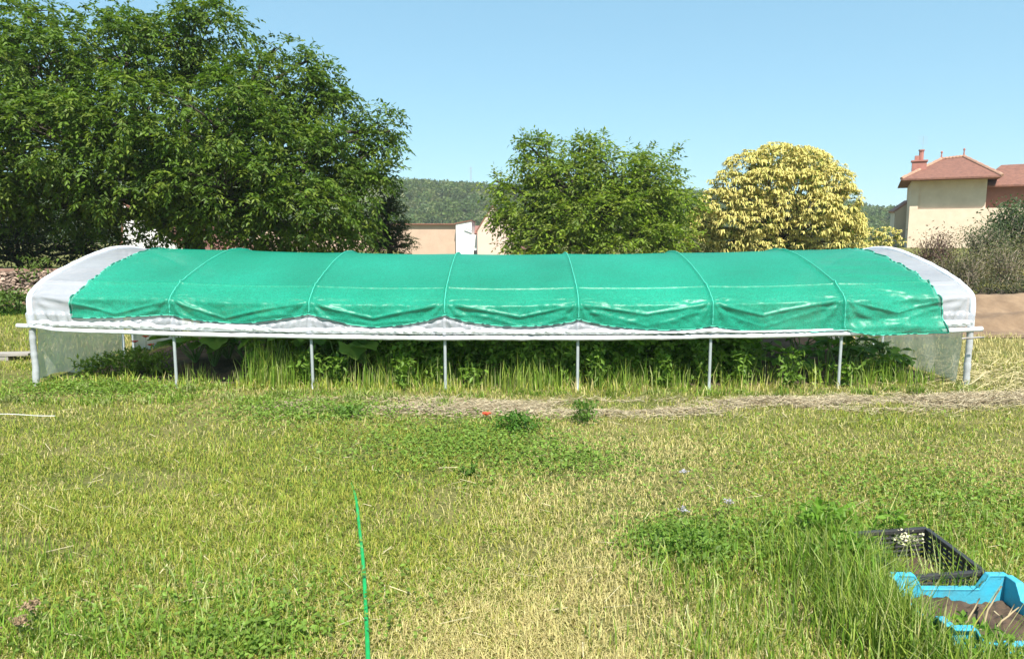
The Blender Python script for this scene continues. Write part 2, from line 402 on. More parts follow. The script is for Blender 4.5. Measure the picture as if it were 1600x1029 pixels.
c = np.where((rng.random(n) < 0.72)[:, None], np.array([0.52, 0.44, 0.29]), np.array([0.33, 0.25, 0.15])) * rng.uniform(0.6, 1.2, n)[:, None]
strips(mb, x, y, gz(x, y) + 0.012 + rng.random(n) * 0.04 * m_, rng.uniform(0.04, 0.17, n), rng.uniform(0.003, 0.006, n), rng.normal(0, 0.55, n) + pi * (rng.random(n) < 0.5), rng.normal(0, 0.22, n), c)
n = 800   # scattered over the lawn and round the right end
x = rng.uniform(-4.5, 6.5, n); y = 1 / rng.uniform(1 / 8.4, 1 / 2.4, n)
strips(mb, x, y, gz(x, y) + rng.uniform(0.015, 0.05, n), rng.uniform(0.04, 0.16, n), rng.uniform(0.002, 0.005, n), rng.uniform(0, pi, n), rng.normal(0, 0.25, n), np.array([0.58, 0.50, 0.30]) * rng.uniform(0.7, 1.15, n)[:, None])
n = 2000
x = rng.normal(6.0, 0.7, n); y = rng.normal(8.0, 0.7, n)
strips(mb, x, y, gz(x, y) + rng.uniform(0.015, 0.08, n), rng.uniform(0.06, 0.2, n), rng.uniform(0.004, 0.007, n), rng.normal(0.2, 0.5, n), rng.normal(0, 0.25, n), np.array([0.55, 0.47, 0.25]) * rng.uniform(0.7, 1.15, n)[:, None])
tag(mb.build('dry_straw', STRAW), 'pale dried straw raked along the front of the tunnel', 'straw', kind='stuff')

# ------------------------------------------------------------------ leaves
def leaf_quads(mb, base, d, up, ln, w, cols, fold=0.18):
    """one leaf = base, two edge points, tip (folded along the midrib)"""
    d = norm(d); s = norm(np.cross(d, up)); nn = np.cross(s, d)
    L_ = ln[:, None]; W = (w * 0.5)[:, None]
    tip = base + d * L_
    m1 = base + d * L_ * 0.45 + s * W + nn * W * fold * 2
    m2 = base + d * L_ * 0.45 - s * W + nn * W * fold * 2
    n = len(base)
    V = np.stack([base, m1, tip, m2], 1).reshape(-1, 3)
    i = np.arange(n)[:, None] * 4
    mb.add(V, np.concatenate([i + np.array([[0, 1, 2]]), i + np.array([[0, 2, 3]])]), np.repeat(cols, 4, axis=0))

def rdir(n, zb=0.0):
    v = rng.normal(0, 1, (n, 3)); v[:, 2] += zb
    return norm(v)

def lump_points(c, r, n, shell=0.45):
    v = rdir(n); rad = (shell + (1 - shell) * rng.random(n) ** 0.5)
    return np.asarray(c) + v * rad[:, None] * np.asarray(r), v

def limb(a, b, bend=0.15, n=7, seed=0):
    a = np.asarray(a, float); b = np.asarray(b, float)
    t = np.linspace(0, 1, n)[:, None]
    L_ = np.linalg.norm(b - a)
    off = rng.normal(0, bend * L_, 3) * np.array([1, 1, 0.3]); off[2] += bend * L_ * 0.5
    p = a * (1 - t) + b * t + off * (t * (1 - t) * 2)
    p[1:-1] += rng.normal(0, 0.02 * L_, (n - 2, 3))
    return p

def compound_leaves(mb, base, d, ln, nl, lw, pal, droop=0.5):
    """pinnate leaves: base (N,3), direction d, rachis length ln; nl leaflets each"""
    n = len(base); up = np.tile(np.array([0, 0, 1.0]), (n, 1))
    s = norm(np.cross(d, up) + 1e-6)
    tint = pal[rng.integers(0, len(pal), n)] * rng.uniform(0.75, 1.25, n)[:, None]
    for k in range(nl):
        t = (0.25 + 0.75 * (k // 2) / max(1, (nl - 1) // 2))
        sg = 0 if k == nl - 1 else (1 if k % 2 else -1)
        pos = base + d * (ln * t)[:, None]; pos[:, 2] -= droop * ln * t * t * 0.6
        dd = norm(d * (0.55 if sg else 1.0) + s * sg * 0.85 + np.array([0, 0, -droop * 0.8]) + rng.normal(0, 0.28, (n, 3)))
        u = norm(up + rng.normal(0, 0.45, (n, 3)))
        leaf_quads(mb, pos, dd, u, lw[0] * rng.uniform(0.75, 1.2, n), lw[1] * rng.uniform(0.8, 1.2, n), tint * rng.uniform(0.85, 1.15, n)[:, None])

def broad_tree(name, label, cat, base, fork, lumps, pal, clusters_per, leaves_per, lw, rach, nl, twig_r=0.4, trunk_r=0.22, droop=0.5, group=None, sub=0.35, shell=0.55, stray=0):
    base = np.asarray(base, float)
    root = thing(name, label, cat, tuple(base), group)
    tr = MB(); cr = MB()
    fork = np.asarray(fork, float)
    tr.tube(limb(base - np.array([0, 0, 0.2]), fork, 0.05, 6), np.linspace(trunk_r * 1.25, trunk_r * 0.85, 6), 9)
    for (c, r) in lumps:
        c = np.asarray(c, float); r = np.asarray(r, float)
        l = limb(fork, c, 0.12, 8); tr.tube(l, np.linspace(trunk_r * 0.55, 0.035, 8), 6)
        nc = max(3, int(clusters_per * (r[0] * r[2] + r[0] * r[1] + r[1] * r[2])))
        pts, vd = lump_points(c, r, nc, shell)
        for i in range(nc):
            if rng.random() < sub:
                j = l[rng.integers(4, 8)]
                tr.tube(limb(j, pts[i], 0.12, 4), np.linspace(0.028, 0.009, 4), 4, cap=False)
        # leafy twigs round each cluster point
        q = np.repeat(pts, leaves_per, axis=0); vv = np.repeat(vd, leaves_per, axis=0)
        sz = np.repeat(rng.uniform(0.55, 1.25, nc), leaves_per) * twig_r
        off = rdir(len(q)) * (rng.random(len(q)) ** 0.5 * sz)[:, None] * np.array([1.1, 1.1, 0.6])
        d = norm(off / twig_r + vv * 0.5 + rng.normal(0, 0.35, q.shape) + np.array([0, 0, -0.1]))
        compound_leaves(cr, q + off, d, rach * rng.uniform(0.6, 1.2, len(q)), nl, lw, pal, droop)
    for k in range(stray):
        c, r = lumps[rng.integers(0, len(lumps))]
        v = rdir(1, 0.6)[0]; a = np.asarray(c) + v * np.asarray(r) * 0.9; b = np.asarray(c) + v * np.asarray(r) * rng.uniform(1.12, 1.35)
        tr.tube(limb(a, b, 0.1, 4), np.linspace(0.012, 0.005, 4), 4, cap=False)
        t = rng.random(leaves_per)[:, None]; q = a * (1 - t) + b * t + rng.normal(0, 0.12, (leaves_per, 3))
        compound_leaves(cr, q, norm(rng.normal(0, 0.6, q.shape) + v), rach * rng.uniform(0.6, 1.2, len(q)), nl, lw, pal, droop)
    t_ = tr.build('trunk', BARK, root, True); c_ = cr.build('crown', LEAF, root)
    keep(root, t_, c_)
    return root

def LP(px, py, rx, ry, Y, rd=None):
    c = P(px, py, Y); s = Y / F
    return (c, (rx * s, (rd if rd else (rx + ry) * 0.5 * s), ry * s))

PAL_WALNUT = np.array([[0.085, 0.14, 0.014], [0.12, 0.18, 0.018], [0.06, 0.10, 0.014], [0.16, 0.20, 0.026], [0.10, 0.155, 0.02]])
wl = [(c * 1, r) for (c, r) in [LP(a_, b_, c_, d_, e_ * 1.14) for (a_, b_, c_, d_, e_) in [(60, 100, 110, 75, 16.0), (-70, 130, 140, 110, 16.5), (-190, 190, 130, 140, 17), (185, 90, 95, 65, 16.5), (270, 55, 60, 45, 17), (330, 60, 55, 60, 17.5),
      (390, 145, 70, 55, 17), (450, 150, 60, 55, 17.5), (500, 175, 45, 50, 17.5), (590, 192, 34, 18, 17.5), (535, 232, 44, 44, 17.0), (592, 266, 36, 13, 17.2), (455, 250, 90, 70, 16.2), (340, 200, 110, 80, 15.6),
      (220, 190, 110, 80, 15.4), (90, 215, 120, 75, 15.2), (-50, 240, 130, 90, 15.2), (350, 290, 105, 55, 15.4), (470, 320, 80, 45, 15.8), (540, 310, 50, 50, 17), (200, 285, 90, 48, 15.4),
      (500, 365, 60, 26, 16.8), (380, 370, 60, 22, 16), (230, 360, 50, 26, 16.6), (60, 300, 90, 45, 15.8), (-60, 330, 100, 60, 16), (430, 362, 65, 24, 16.5), (540, 360, 45, 30, 17.5), (310, 345, 55, 24, 15.8), (130, 345, 60, 25, 16.2), (430, 75, 14, 12, 17.5), (480, 95, 20, 14, 17.5), (515, 125, 16, 22, 17.5), (500, 120, 22, 18, 17.8), (598, 228, 26, 11, 17.2), (555, 285, 40, 26, 17.2), (610, 205, 16, 8, 17.5), (200, 30, 26, 14, 17), (40, 20, 50, 16, 16.5)]]]
broad_tree('walnut_tree', 'huge spreading dark green walnut tree at the left behind the tunnel', 'tree', (P(330, 380, 20)[0], 20, 0.0), P(290, 345, 19.8), wl, PAL_WALNUT * np.array([1.02, 1.10, 1.1]), 14, 12, (0.148, 0.060), 0.29, 7, 0.42, 0.28, 0.7, sub=0.3, stray=44)
PAL_MID = np.array([[0.16, 0.23, 0.018], [0.20, 0.27, 0.022], [0.11, 0.165, 0.018], [0.24, 0.275, 0.035], [0.17, 0.205, 0.04]])
ml = [LP(845, 250, 40, 30, 26), LP(905, 240, 30, 26, 26), LP(880, 285, 60, 40, 25.5), LP(960, 270, 55, 35, 25.5), LP(1025, 260, 32, 26, 26), LP(1010, 300, 55, 38, 25.5), LP(820, 320, 45, 45, 26), LP(930, 335, 90, 40, 25), LP(1040, 335, 45, 38, 26),
      LP(870, 370, 70, 30, 25), LP(990, 372, 80, 26, 25), LP(1060, 320, 28, 26, 26.5), LP(790, 345, 18, 26, 26), LP(1050, 375, 40, 24, 25.5), LP(830, 385, 36, 18, 25.5), LP(775, 283, 10, 8, 26), LP(825, 225, 14, 14, 26), LP(930, 222, 16, 12, 26)]
broad_tree('broadleaf_tree', 'bright green broad leaved tree behind the middle of the tunnel', 'tree', (P(930, 400, 26)[0], 26, 0.0), P(930, 385, 26), ml, PAL_MID * np.array([1.0, 1.06, 1.1]), 18, 10, (0.18, 0.075), 0.32, 5, 0.45, 0.2, 0.5, sub=0.35, stray=30, shell=0.45)
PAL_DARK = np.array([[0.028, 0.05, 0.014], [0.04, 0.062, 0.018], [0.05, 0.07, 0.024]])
dl = [LP(608, 310, 22, 26, 22), LP(600, 345, 32, 30, 22), LP(612, 375, 30, 22, 22), LP(585, 370, 24, 24, 22), LP(628, 385, 18, 12, 22)]
broad_tree('dark_shrub', 'dark conical evergreen shrub at the right foot of the walnut crown', 'shrub', (P(608, 390, 22)[0], 22, 0), P(608, 388, 22), dl, PAL_DARK, 60, 8, (0.09, 0.04), 0.14, 5, 0.22, 0.1, 0.3)
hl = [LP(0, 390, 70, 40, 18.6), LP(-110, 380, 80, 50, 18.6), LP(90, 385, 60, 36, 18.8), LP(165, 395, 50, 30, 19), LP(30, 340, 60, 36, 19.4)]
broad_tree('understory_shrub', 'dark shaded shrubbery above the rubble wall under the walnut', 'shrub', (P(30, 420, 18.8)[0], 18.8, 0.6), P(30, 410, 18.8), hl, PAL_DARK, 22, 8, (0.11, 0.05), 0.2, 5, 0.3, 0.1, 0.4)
fl = [LP(1085, 330, 30, 30, 29), LP(1078, 372, 30, 24, 28)]

# flowering chestnut: dark leaves under tufts of drooping catkins
def catkin_tree(name, label, cat, base, lumps, per, leaf_per, tuft_r):
    base = np.asarray(base, float); root = thing(name, label, cat, tuple(base))
    tr = MB(); lf = MB(); ck = MB()
    fork = base + np.array([0, 0, 1.4 if len(lumps) > 5 else 0.3])
    tr.tube(limb(base - np.array([0, 0, .2]), fork, 0.04, 5), np.linspace(0.3, 0.24, 5) * (1 if len(lumps) > 5 else 0.3), 8)
    pal = np.array([[0.06, 0.11, 0.014], [0.10, 0.16, 0.02], [0.16, 0.20, 0.03]])
    for (c, r) in lumps:
        c = np.asarray(c); r = np.asarray(r)
        tr.tube(limb(fork, c, 0.1, 6), np.linspace(0.12, 0.03, 6) * (1 if len(lumps) > 5 else 0.3), 5)
        area = r[0] * r[1] + r[0] * r[2] + r[1] * r[2]
        n = int(leaf_per * area); p, v = lump_points(c, r * 0.92, n, 0.5)
        leaf_quads(lf, p, norm(v + rng.normal(0, 0.6, (n, 3)) + np.array([0, 0, -0.4])), norm(v + rng.normal(0, 0.5, (n, 3)) + np.array([0, 0, 0.7])), rng.uniform(0.14, 0.24, n), rng.uniform(0.05, 0.08, n), pal[rng.integers(0, 3, n)] * rng.uniform(0.8, 1.2, n)[:, None])
        n = int(per * area)
        v = rdir(n, 0.25); p = c + v * r * rng.uniform(0.82, 1.15, n)[:, None]
        tsz = rng.uniform(0.6, 1.3, n)
        for q in range(13):   # each tuft: catkins radiating out and bending down
            az = rng.uniform(0, 2 * pi, n); L_ = tuft_r * tsz * rng.uniform(0.7, 1.25, n)
            hd = np.c_[np.cos(az), np.sin(az), np.zeros(n)] + v * 0.5
            hd = norm(hd); sd = norm(np.cross(hd, np.array([0, 0, 1.0])) + 1e-5)
            sag = rng.uniform(0.1, 1.2, n)[:, None]
            rise = rng.uniform(0.1, 0.5, n)[:, None]
            up = np.array([0, 0, 1.0])
            a = p + hd * 0.02; b = p + hd * (L_ * 0.5)[:, None] + up * (L_[:, None] * (rise * 0.5 - 0.1)); e = p + hd * (L_ * 0.85)[:, None] - up * (L_[:, None] * sag * 0.6)
            w = (0.021 * rng.uniform(0.8, 1.3, n))[:, None]
            V = np.stack([a - sd * w * 0.6, a + sd * w * 0.6, b + sd * w, b - sd * w, e + sd * w * 0.5, e - sd * w * 0.5], 1).reshape(-1, 3)
            col = np.where((rng.random(n) < 0.75)[:, None], np.array([0.66, 0.57, 0.195]), np.array([0.48, 0.47, 0.13])) * rng.uniform(0.85, 1.15, n)[:, None]
            i = np.arange(n)[:, None] * 6
            ck.add(V, np.concatenate([i + np.array([[0, 1, 2, 3]]), i + np.array([[3, 2, 4, 5]])]), np.repeat(col, 6, axis=0))
    a = tr.build('trunk', BARK, root, True); b = lf.build('crown', LEAF, root); c = ck.build('blossom', CATKIN, root)
    keep(root, a, b, c)
    return root
cl = []
CY = 31.0
_big = [(1215, 300, 70, 66), (1150, 340, 62, 46), (1290, 330, 55, 62), (1220, 350, 80, 40)]
_r = np.random.default_rng(12)
spots = [(1215, 252, 36, 22), (1170, 262, 34, 22), (1258, 258, 34, 22), (1145, 288, 30, 20), (1200, 285, 34, 20), (1250, 290, 34, 22), (1295, 285, 30, 24), (1125, 315, 28, 18), (1175, 318, 26, 18), (1225, 318, 26, 16), (1275, 322, 34, 18), (1318, 320, 26, 24),
         (1098, 345, 24, 18), (1140, 348, 28, 17), (1190, 345, 30, 18), (1265, 352, 34, 14), (1310, 352, 32, 16), (1095, 378, 26, 14), (1140, 378, 28, 14), (1190, 380, 30, 12), (1245, 382, 26, 10), (1290, 378, 34, 14), (1330, 375, 18, 20), (1330, 345, 16, 20), (1110, 362, 20, 12), (1168, 365, 24, 10)]
for (px, py, rx, ry) in spots:
    e = math.hypot((px - 1215) / 135, (py - 330) / 95)
    cl.append(LP(px, py, rx, ry, CY - 2.6 * math.sqrt(max(0, 1 - min(1, e) ** 2)) + _r.uniform(-.2, .2)))
for (px, py, rx, ry) in spots[::2]:   # the far side of the crown
    e = math.hypot((px - 1215) / 135, (py - 330) / 95)
    cl.append(LP(px, py, rx * 1.1, ry * 1.1, CY + 2.2 * math.sqrt(max(0, 1 - min(1, e) ** 2)) + 0.3))
catkin_tree('chestnut_tree', 'rounded chestnut tree covered in pale yellow catkins', 'tree', (P(1215, 400, CY)[0], CY, 0.0), cl, 88, 120, 0.235)
catkin_tree('flowering_shrub', 'small yellow flowering shrub before the beige house corner', 'shrub', (P(1378, 392, 33)[0], 33, 0.9), [LP(1362, 372, 16, 13, 33), LP(1385, 368, 18, 14, 33), LP(1400, 380, 12, 10, 33), LP(1372, 385, 20, 8, 32.6)], 55, 110, 0.19)
# ------------------------------------------------------------------ poly tunnel
HX = [-5.36, -3.79, -2.25, -0.748, 0.738, 2.225, 3.69, 5.115]
Y0 = 7.81
KEYS = [(Y0, 0.0), (Y0, 0.634), (Y0, 0.93), (Y0 + 0.025, 1.00), (Y0 + 0.20, 1.10), (Y0 + 0.46, 1.195), (Y0 + 1.05, 1.355), (Y0 + 1.6, 1.46), (Y0 + 2.0, 1.485)]
KEYS = KEYS + [(2 * (Y0 + 2.0) - a, b) for a, b in reversed(KEYS[:-1])]
def resample(keys, n):
    k = np.array(keys); 
    # Catmull-Rom through the keys
    out = []
    for i in range(len(k) - 1):
        p0 = k[max(i - 1, 0)]; p1 = k[i]; p2 = k[i + 1]; p3 = k[min(i + 2, len(k) - 1)]
        for t in np.linspace(0, 1, 24, endpoint=False):
            out.append(0.5 * ((2 * p1) + (-p0 + p2) * t + (2 * p0 - 5 * p1 + 4 * p2 - p3) * t * t + (-p0 + 3 * p1 - 3 * p2 + p3) * t ** 3))
    out.append(k[-1]); out = np.array(out)
    s = np.concatenate([[0], np.cumsum(np.linalg.norm(np.diff(out, axis=0), axis=1))])
    u = np.linspace(0, s[-1], n)
    return np.c_[np.interp(u, s, out[:, 0]), np.interp(u, s, out[:, 1])], u
PROF, PS = resample(KEYS, 400)
STOT = PS[-1]
def prof(s):
    return np.interp(s, PS, PROF[:, 0]), np.interp(s, PS, PROF[:, 1])
def prof_n(s):
    y0, z0 = prof(s - 0.02); y1, z1 = prof(s + 0.02)
    ty, tz = y1 - y0, z1 - z0; l = np.hypot(ty, tz) + 1e-9
    return -tz / l, ty / l     # outward normal (towards camera on the near side, up on top)
def s_of_z(z):   # near side arc length for a height below the shoulder
    i = np.arange(0, 200); return np.interp(z, PROF[i, 1], PS[i])
def zs(x):
    return 0.10 * np.clip(np.asarray(x) / 5.2, -1.1, 1.1) ** 2 - 0.062

tun = thing('polytunnel', 'long low polytunnel of white film on hoops with its lower sides open', 'greenhouse', (0, Y0 + 2, 0))
def own(o): keep(tun, o); return o
for i, hx in enumerate(HX):
    s = np.linspace(0, STOT, 70); yy, zz = prof(s)
    zz2 = zz + zs(hx) * sstep(0, 0.5, zz); zz2[0] = zz2[-1] = gz(hx, yy[0]) - 0.06
    mb = MB(); mb.tube(np.c_[hx + 0.014 * (fbm(s * 0.9, s * 0 + i, 7) - 0.5), yy, zz2], 0.0175, 8)
    own(mb.build('hoop', GALV, tun, True))
bay = np.array(HX)
def bayt(x):
    i = np.clip(np.searchsorted(bay, x) - 1, 0, len(bay) - 2)
    return i, np.clip((x - bay[i]) / (bay[i + 1] - bay[i]), 0, 1)
_br = np.random.default_rng(5)
FOLD = _br.uniform(0.10, 0.2, 8); FOLD[0] = 0.16
FS = _br.uniform(-0.12, 0.12, 8)
def folds(X, S, amp=1.0, seed=0):
    """slack cloth between the hoops: sag, festoon crease and radiating folds (metres along the outward normal)"""
    i, t = bayt(X)
    q = 4 * t * (1 - t)
    sh = s_of_z(0.995)
    low = sstep(sh + 0.35, sh - 0.05, S)                     # 1 on the upright skirt
    d = -(0.012 + 0.02 * low) * q
    # festoon: hangs from the shoulders, V-shaped in each bay
    tt = np.clip(t + FS[i] * q, 0, 1); vv = 1 - np.abs(2 * tt - 1)
    depth = (FOLD[i] * vv ** 1.15)
    e = (sh - 0.01 - depth) - S
    near = S < STOT * 0.5
    prof_f = np.where(e > 0, np.exp(-(e / 0.020) ** 2), 0.68 * np.exp(-(e / 0.014) ** 2) + 0.32 * np.exp(-(e / 0.07) ** 2))
    d = d + amp * 0.020 * prof_f * np.minimum(1, q * 3) * near
    e2 = e - 0.10 - 0.03 * np.sin(X * 5)
    d = d + amp * 0.008 * np.exp(-(e2 / 0.02) ** 2) * np.minimum(1, q * 3) * near
    # folds fanning from the shoulder at each hoop
    for side in (0, 1):
        dx = np.where(side == 0, t, 1 - t) * 1.5; ds = (sh + 0.02) - S
        rr = np.hypot(dx, ds) + 1e-6; an = np.arctan2(ds, dx)
        d = d + amp * 0.009 * np.sin(an * 11 + i * 2.1 + side) * np.exp(-((rr - 0.25) / 0.22) ** 2) * (ds > -0.05) * near
    # purlin pushing through
    sp = s_of_z(1.13)
    d = d + 0.016 * np.exp(-((S - sp) / 0.013) ** 2) + 0.006 * np.exp(-((S - sp) / 0.05) ** 2)
    d = d + 0.021 * np.exp(-((X - bay[i]) / 0.015) ** 2) + 0.021 * np.exp(-((X - bay[i + 1]) / 0.015) ** 2)
    d = d + (0.014 * low + 0.003) * amp * (fbm(X * 3.1, S * 5, 80 + seed) - 0.5) * 2 + 0.007 * (0.25 + low) * amp * (vnoise(X * 15 + S * 9, S * 24 - X * 4, 90 + seed) - 0.5)
    return d
def sheet(x, S, off, amp, seed=0):
    d = folds(x, S, amp, seed) + off
    y, z = prof(S); ny, nz = prof_n(S)
    z = z + zs(x) * 1.0
    return np.stack([x, y + ny * d, z + nz * d], -1)

def net_bottom(x):
    """near edge height: high at the hoops, hanging between them, lower towards the right"""
    i, t = bayt(x)
    hz = np.interp(x, [-4.9, HX[1], HX[2], HX[3], HX[4], HX[5], HX[6], 3.95, 4.8], [0.79, 0.845, 0.885, 0.895, 0.845, 0.755, 0.675, 0.625, 0.63])
    return hz - np.where(x < 2.2, 0.115, np.where(x < 3.7, 0.05, 0.02)) * np.array([1.0, 0.8, 1.1, 1.0, 0.75, 1.2, 1.0, 1.0])[i] * (1 + 0.5 * (vnoise(x * 1.3, x * 0, 8) - 0.5)) * (4 * t * (1 - t)) ** 0.8 * np.where((x > HX[0]) & (x < HX[1]), 0.2, 1) + 0.012 * (fbm(x * 4, x * 0, 77) - 0.5)
# the film skin, from the near roll over the top to the far roll
sb = s_of_z(0.668)
xs_ = np.linspace(HX[0] - 0.02, HX[-1] + 0.02, 560); 
S_ = np.concatenate([np.linspace(sb, s_of_z(1.25), 64), np.linspace(s_of_z(1.25), STOT - sb, 90)[1:]])
XX, SS = np.meshgrid(xs_, S_, indexing='ij')
i_, t_ = bayt(XX); q_ = 4 * t_ * (1 - t_)
V = sheet(XX, SS, 0.016, 0.75, 0)
# gathered folds low on the skirt
zb_ = net_bottom(XX); zb_ = np.where((XX < -4.9) | (XX > 4.8), 0.86, zb_)
g_ = sstep(s_of_z(zb_ - 0.015), s_of_z(zb_ - 0.06), SS) * (SS < STOT / 2)
V[..., 1] -= g_ * (0.016 * np.sin(XX * 55 + 14 * (SS) * np.where(t_ < 0.5, 1, -1) + 6 * fbm(XX * 3, SS * 2, 14)) + 0.02 * fbm(XX * 9, SS * 16, 18) + 0.03 * g_)
mb = MB(); mb.grid(V); own(mb.build('cover_film', FILM, tun, True))
# the doubled, crumpled strip of film gathered above the side pipe
xq = np.linspace(HX[0] + 0.02, HX[-1] - 0.02, 900); tq = np.linspace(0, 1, 12); A, B = np.meshgrid(xq, tq, indexing='ij')
top = 0.725 + 0.05 * (fbm(A * 1.6, A * 0, 33) - 0.4) + 0.03 * (vnoise(A * 14, A * 0, 34) - 0.5)
top = np.where((A > -4.9) & (A < 4.76), np.minimum(top, np.maximum(net_bottom(A) - 0.012, 0.6725)), top)
Zq = 0.668 + B * (top - 0.668)
Yq = Y0 - 0.05 - 0.028 * np.sin(np.pi * np.clip(B * 0.9, 0, 1)) - 0.024 * (fbm(A * 11 + B * 2, B * 3 + A * 2, 36) - 0.5) - 0.012 * np.sin(A * 60 + B * 5 * np.sin(A * 4)) * fbm(A * 2, B, 37)
mb = MB(); mb.grid(np.stack([A, Yq, Zq + zs(A)], -1)); own(mb.build('gathered_film', ROLL, tun, True))
# film rolled up on the side pipe, near and far
for far in (0, 1):
    xr = np.linspace(-5.50, 5.23, 260)
    yy = np.full(260, Y0 - 0.045) if not far else np.full(260, Y0 + 4.045)
    yy = yy + 0.006 * np.sin(xr * 4) + (0.02 * (fbm(xr * 1.7, xr * 0 + far, 12) - 0.5))
    zz = 0.628 + zs(xr) + 0.012 * (fbm(xr * 2.3, xr * 0, 13 + far) - 0.5)
    zz = zz + 0.03 * sstep(-5.05, -5.3, xr) 
    r = 0.026 + 0.012 * (fbm(xr * 9, xr * 0, 15) - 0.5)
    mb = MB(); mb.tube(np.c_[xr, yy, zz], r, 10); own(mb.build('rolled_film', ROLL, tun, True))
    mb = MB(); mb.tube(np.c_[xr[4:-6], (yy + (0.028 if not far else -0.028))[4:-6], (zz + 0.045)[4:-6]], 0.012, 8); own(mb.build('side_rail', GALV, tun, True))
# the clip that ties each hoop to the side pipe
for hx in HX[1:-1]:
    for yy_ in (Y0, Y0 + 4.0):
        m = MB(); zc = 0.672 + float(zs(hx)); m.tube(np.array([[hx, yy_, zc - 0.022], [hx, yy_, zc - 0.018], [hx, yy_, zc + 0.018], [hx, yy_, zc + 0.022]]), np.array([0.019, 0.026, 0.026, 0.019]), 10)
        own(m.build('hoop_clip', GALV, tun, True))
# purlins inside
for s0 in (s_of_z(1.12), STOT / 2, STOT - s_of_z(1.12)):
    y, z = prof(np.array([s0])); xr = np.linspace(HX[0], HX[-1], 40)
    mb = MB(); mb.tube(np.c_[xr, np.full(40, y[0]), z[0] - 0.012 + zs(xr)], 0.012, 7); own(mb.build('purlin', GALV, tun, True))
# thick wrapped film on the end hoops
for hx in (HX[0], HX[-1]):
    s = np.linspace(s_of_z(0.645), STOT - s_of_z(0.645), 110); yy, zz = prof(s); ny, nz = prof_n(s)
    mb = MB(); mb.tube(np.c_[hx + 0.012 * (fbm(s * 4, s * 0, 3) - .5), yy + ny * 0.014, zz + nz * 0.014 + zs(hx)], 0.032 + 0.012 * (fbm(s * 7, s * 0, 5) - 0.5), 9)
    own(mb.build('edge_roll', ROLL, tun, True))
    # film twisted round the upright below
    zq = np.linspace(gz(hx, Y0) - 0.02, 0.62 + zs(hx), 40)
    mb = MB(); mb.tube(np.c_[hx + 0.02 * (fbm(zq * 4, zq * 0 + hx, 3) - 0.5), Y0 - 0.01 + 0 * zq, zq], 0.034 + 0.014 * (fbm(zq * 13, zq * 0 + hx, 6) - 0.5), 9)
    own(mb.build('post_wrap', PALE, tun, True))
# hanging end sheets
def end_sheet(X, ya, yb, z0, z1, mat, seed, ragged=0.05):
    yy = np.linspace(ya, yb, 50); tt = np.linspace(0, 1, 26)
    A, B = np.meshgrid(yy, tt, indexing='ij')
    bot = z0 + gz(X, A) + ragged * (fbm(A * 3, A * 0, seed) - 0.4) * 2
    Z = z1 + zs(X) - B * (z1 + zs(X) - bot)
    Xd = X + 0.045 * (fbm(A * 1.8, B * 1.2, seed + 2) - 0.5) + 0.018 * np.sin(A * 14 + B * 2) * B * (fbm(A, B, seed + 4)) + 0.03 * B * np.sin(A * 3)
    m = MB(); m.grid(np.stack([Xd, A, Z], -1)); return own(m.build('end_sheet', mat, tun, True))
end_sheet(HX[0] + 0.03, Y0 + 0.04, 9.55, 0.04, 0.64, CLEAR, 1, 0.08)
end_sheet(HX[0] + 0.03, 9.85, 11.25, 0.02, 0.66, PALE, 2)
end_sheet(HX[-1] - 0.03, Y0 + 0.04, 10.35, 0.03, 0.64, CLEAR, 3)
end_sheet(HX[-1] - 0.03, 10.55, 11.5, 0.05, 0.66, PALE, 4)
for hx in (HX[0] + 0.02, HX[-1] - 0.02):   # upper end walls
    yy = np.linspace(Y0 + 0.05, Y0 + 3.95, 40); tt = np.linspace(0, 1, 14)
    A, B = np.meshgrid(yy, tt, indexing='ij')
    top = np.interp(A, PROF[20:-20, 0], PROF[20:-20, 1]) + zs(hx) - 0.02
    Z = 0.64 + zs(hx) + B * (top - 0.64 - zs(hx))
    m = MB(); m.grid(np.stack([hx + 0.03 * (fbm(A * 2, B * 3, 8) - 0.5), A, Z], -1)); own(m.build('end_wall', FILM, tun, True))
    for yy in (9.58, 9.82):
        m = MB(); zg = float(gz(hx, yy)); m.tube(np.array([[hx, yy, zg - 0.05], [hx, yy, 0.8], [hx, yy, 1.50 + zs(hx)]]), 0.016, 7); own(m.build('door_post', GALV, tun, True))

# ------------------------------------------------------------------ the shade net lying on the tunnel
net = thing('shade_net', 'green shade net draped over the top of the polytunnel', 'shade net', (0, Y0 + 2, 1.5))
nu, nv = 1050, 190
U = np.linspace(0, 1, nu); Vv = np.concatenate([np.linspace(0, 0.25, 120), np.linspace(0.25, 1, 71)[1:]])
UU, VV = np.meshgrid(U, Vv, indexing='ij')
S_est = s_of_z(0.8) + VV * (STOT - 2 * s_of_z(0.8))
xl = -4.86 + 0.07 * (fbm(S_est * 2.2, S_est * 0, 5) - 0.5) + 0.03 * np.sin(S_est * 2.0) - 0.07 * np.exp(-((S_est - s_of_z(0.8)) / 0.25) ** 2)
xr = 4.74 + 0.07 * (fbm(S_est * 2.2, S_est * 0 + 3, 6) - 0.5) + 0.02 * np.sin(S_est * 19) + 0.07 * np.exp(-((S_est - s_of_z(0.85)) / 0.25) ** 2)
XX = xl + UU * (xr - xl)
Sb = s_of_z(net_bottom(XX))
SS = Sb + VV * (STOT - s_of_z(0.8) - Sb)
V = sheet(XX, SS, 0.036, 1.0, 0)
ed = np.minimum(XX - xl, xr - XX)
V[..., 2] += 0.004 * np.exp(-ed / 0.05) * np.sin(SS * 40)
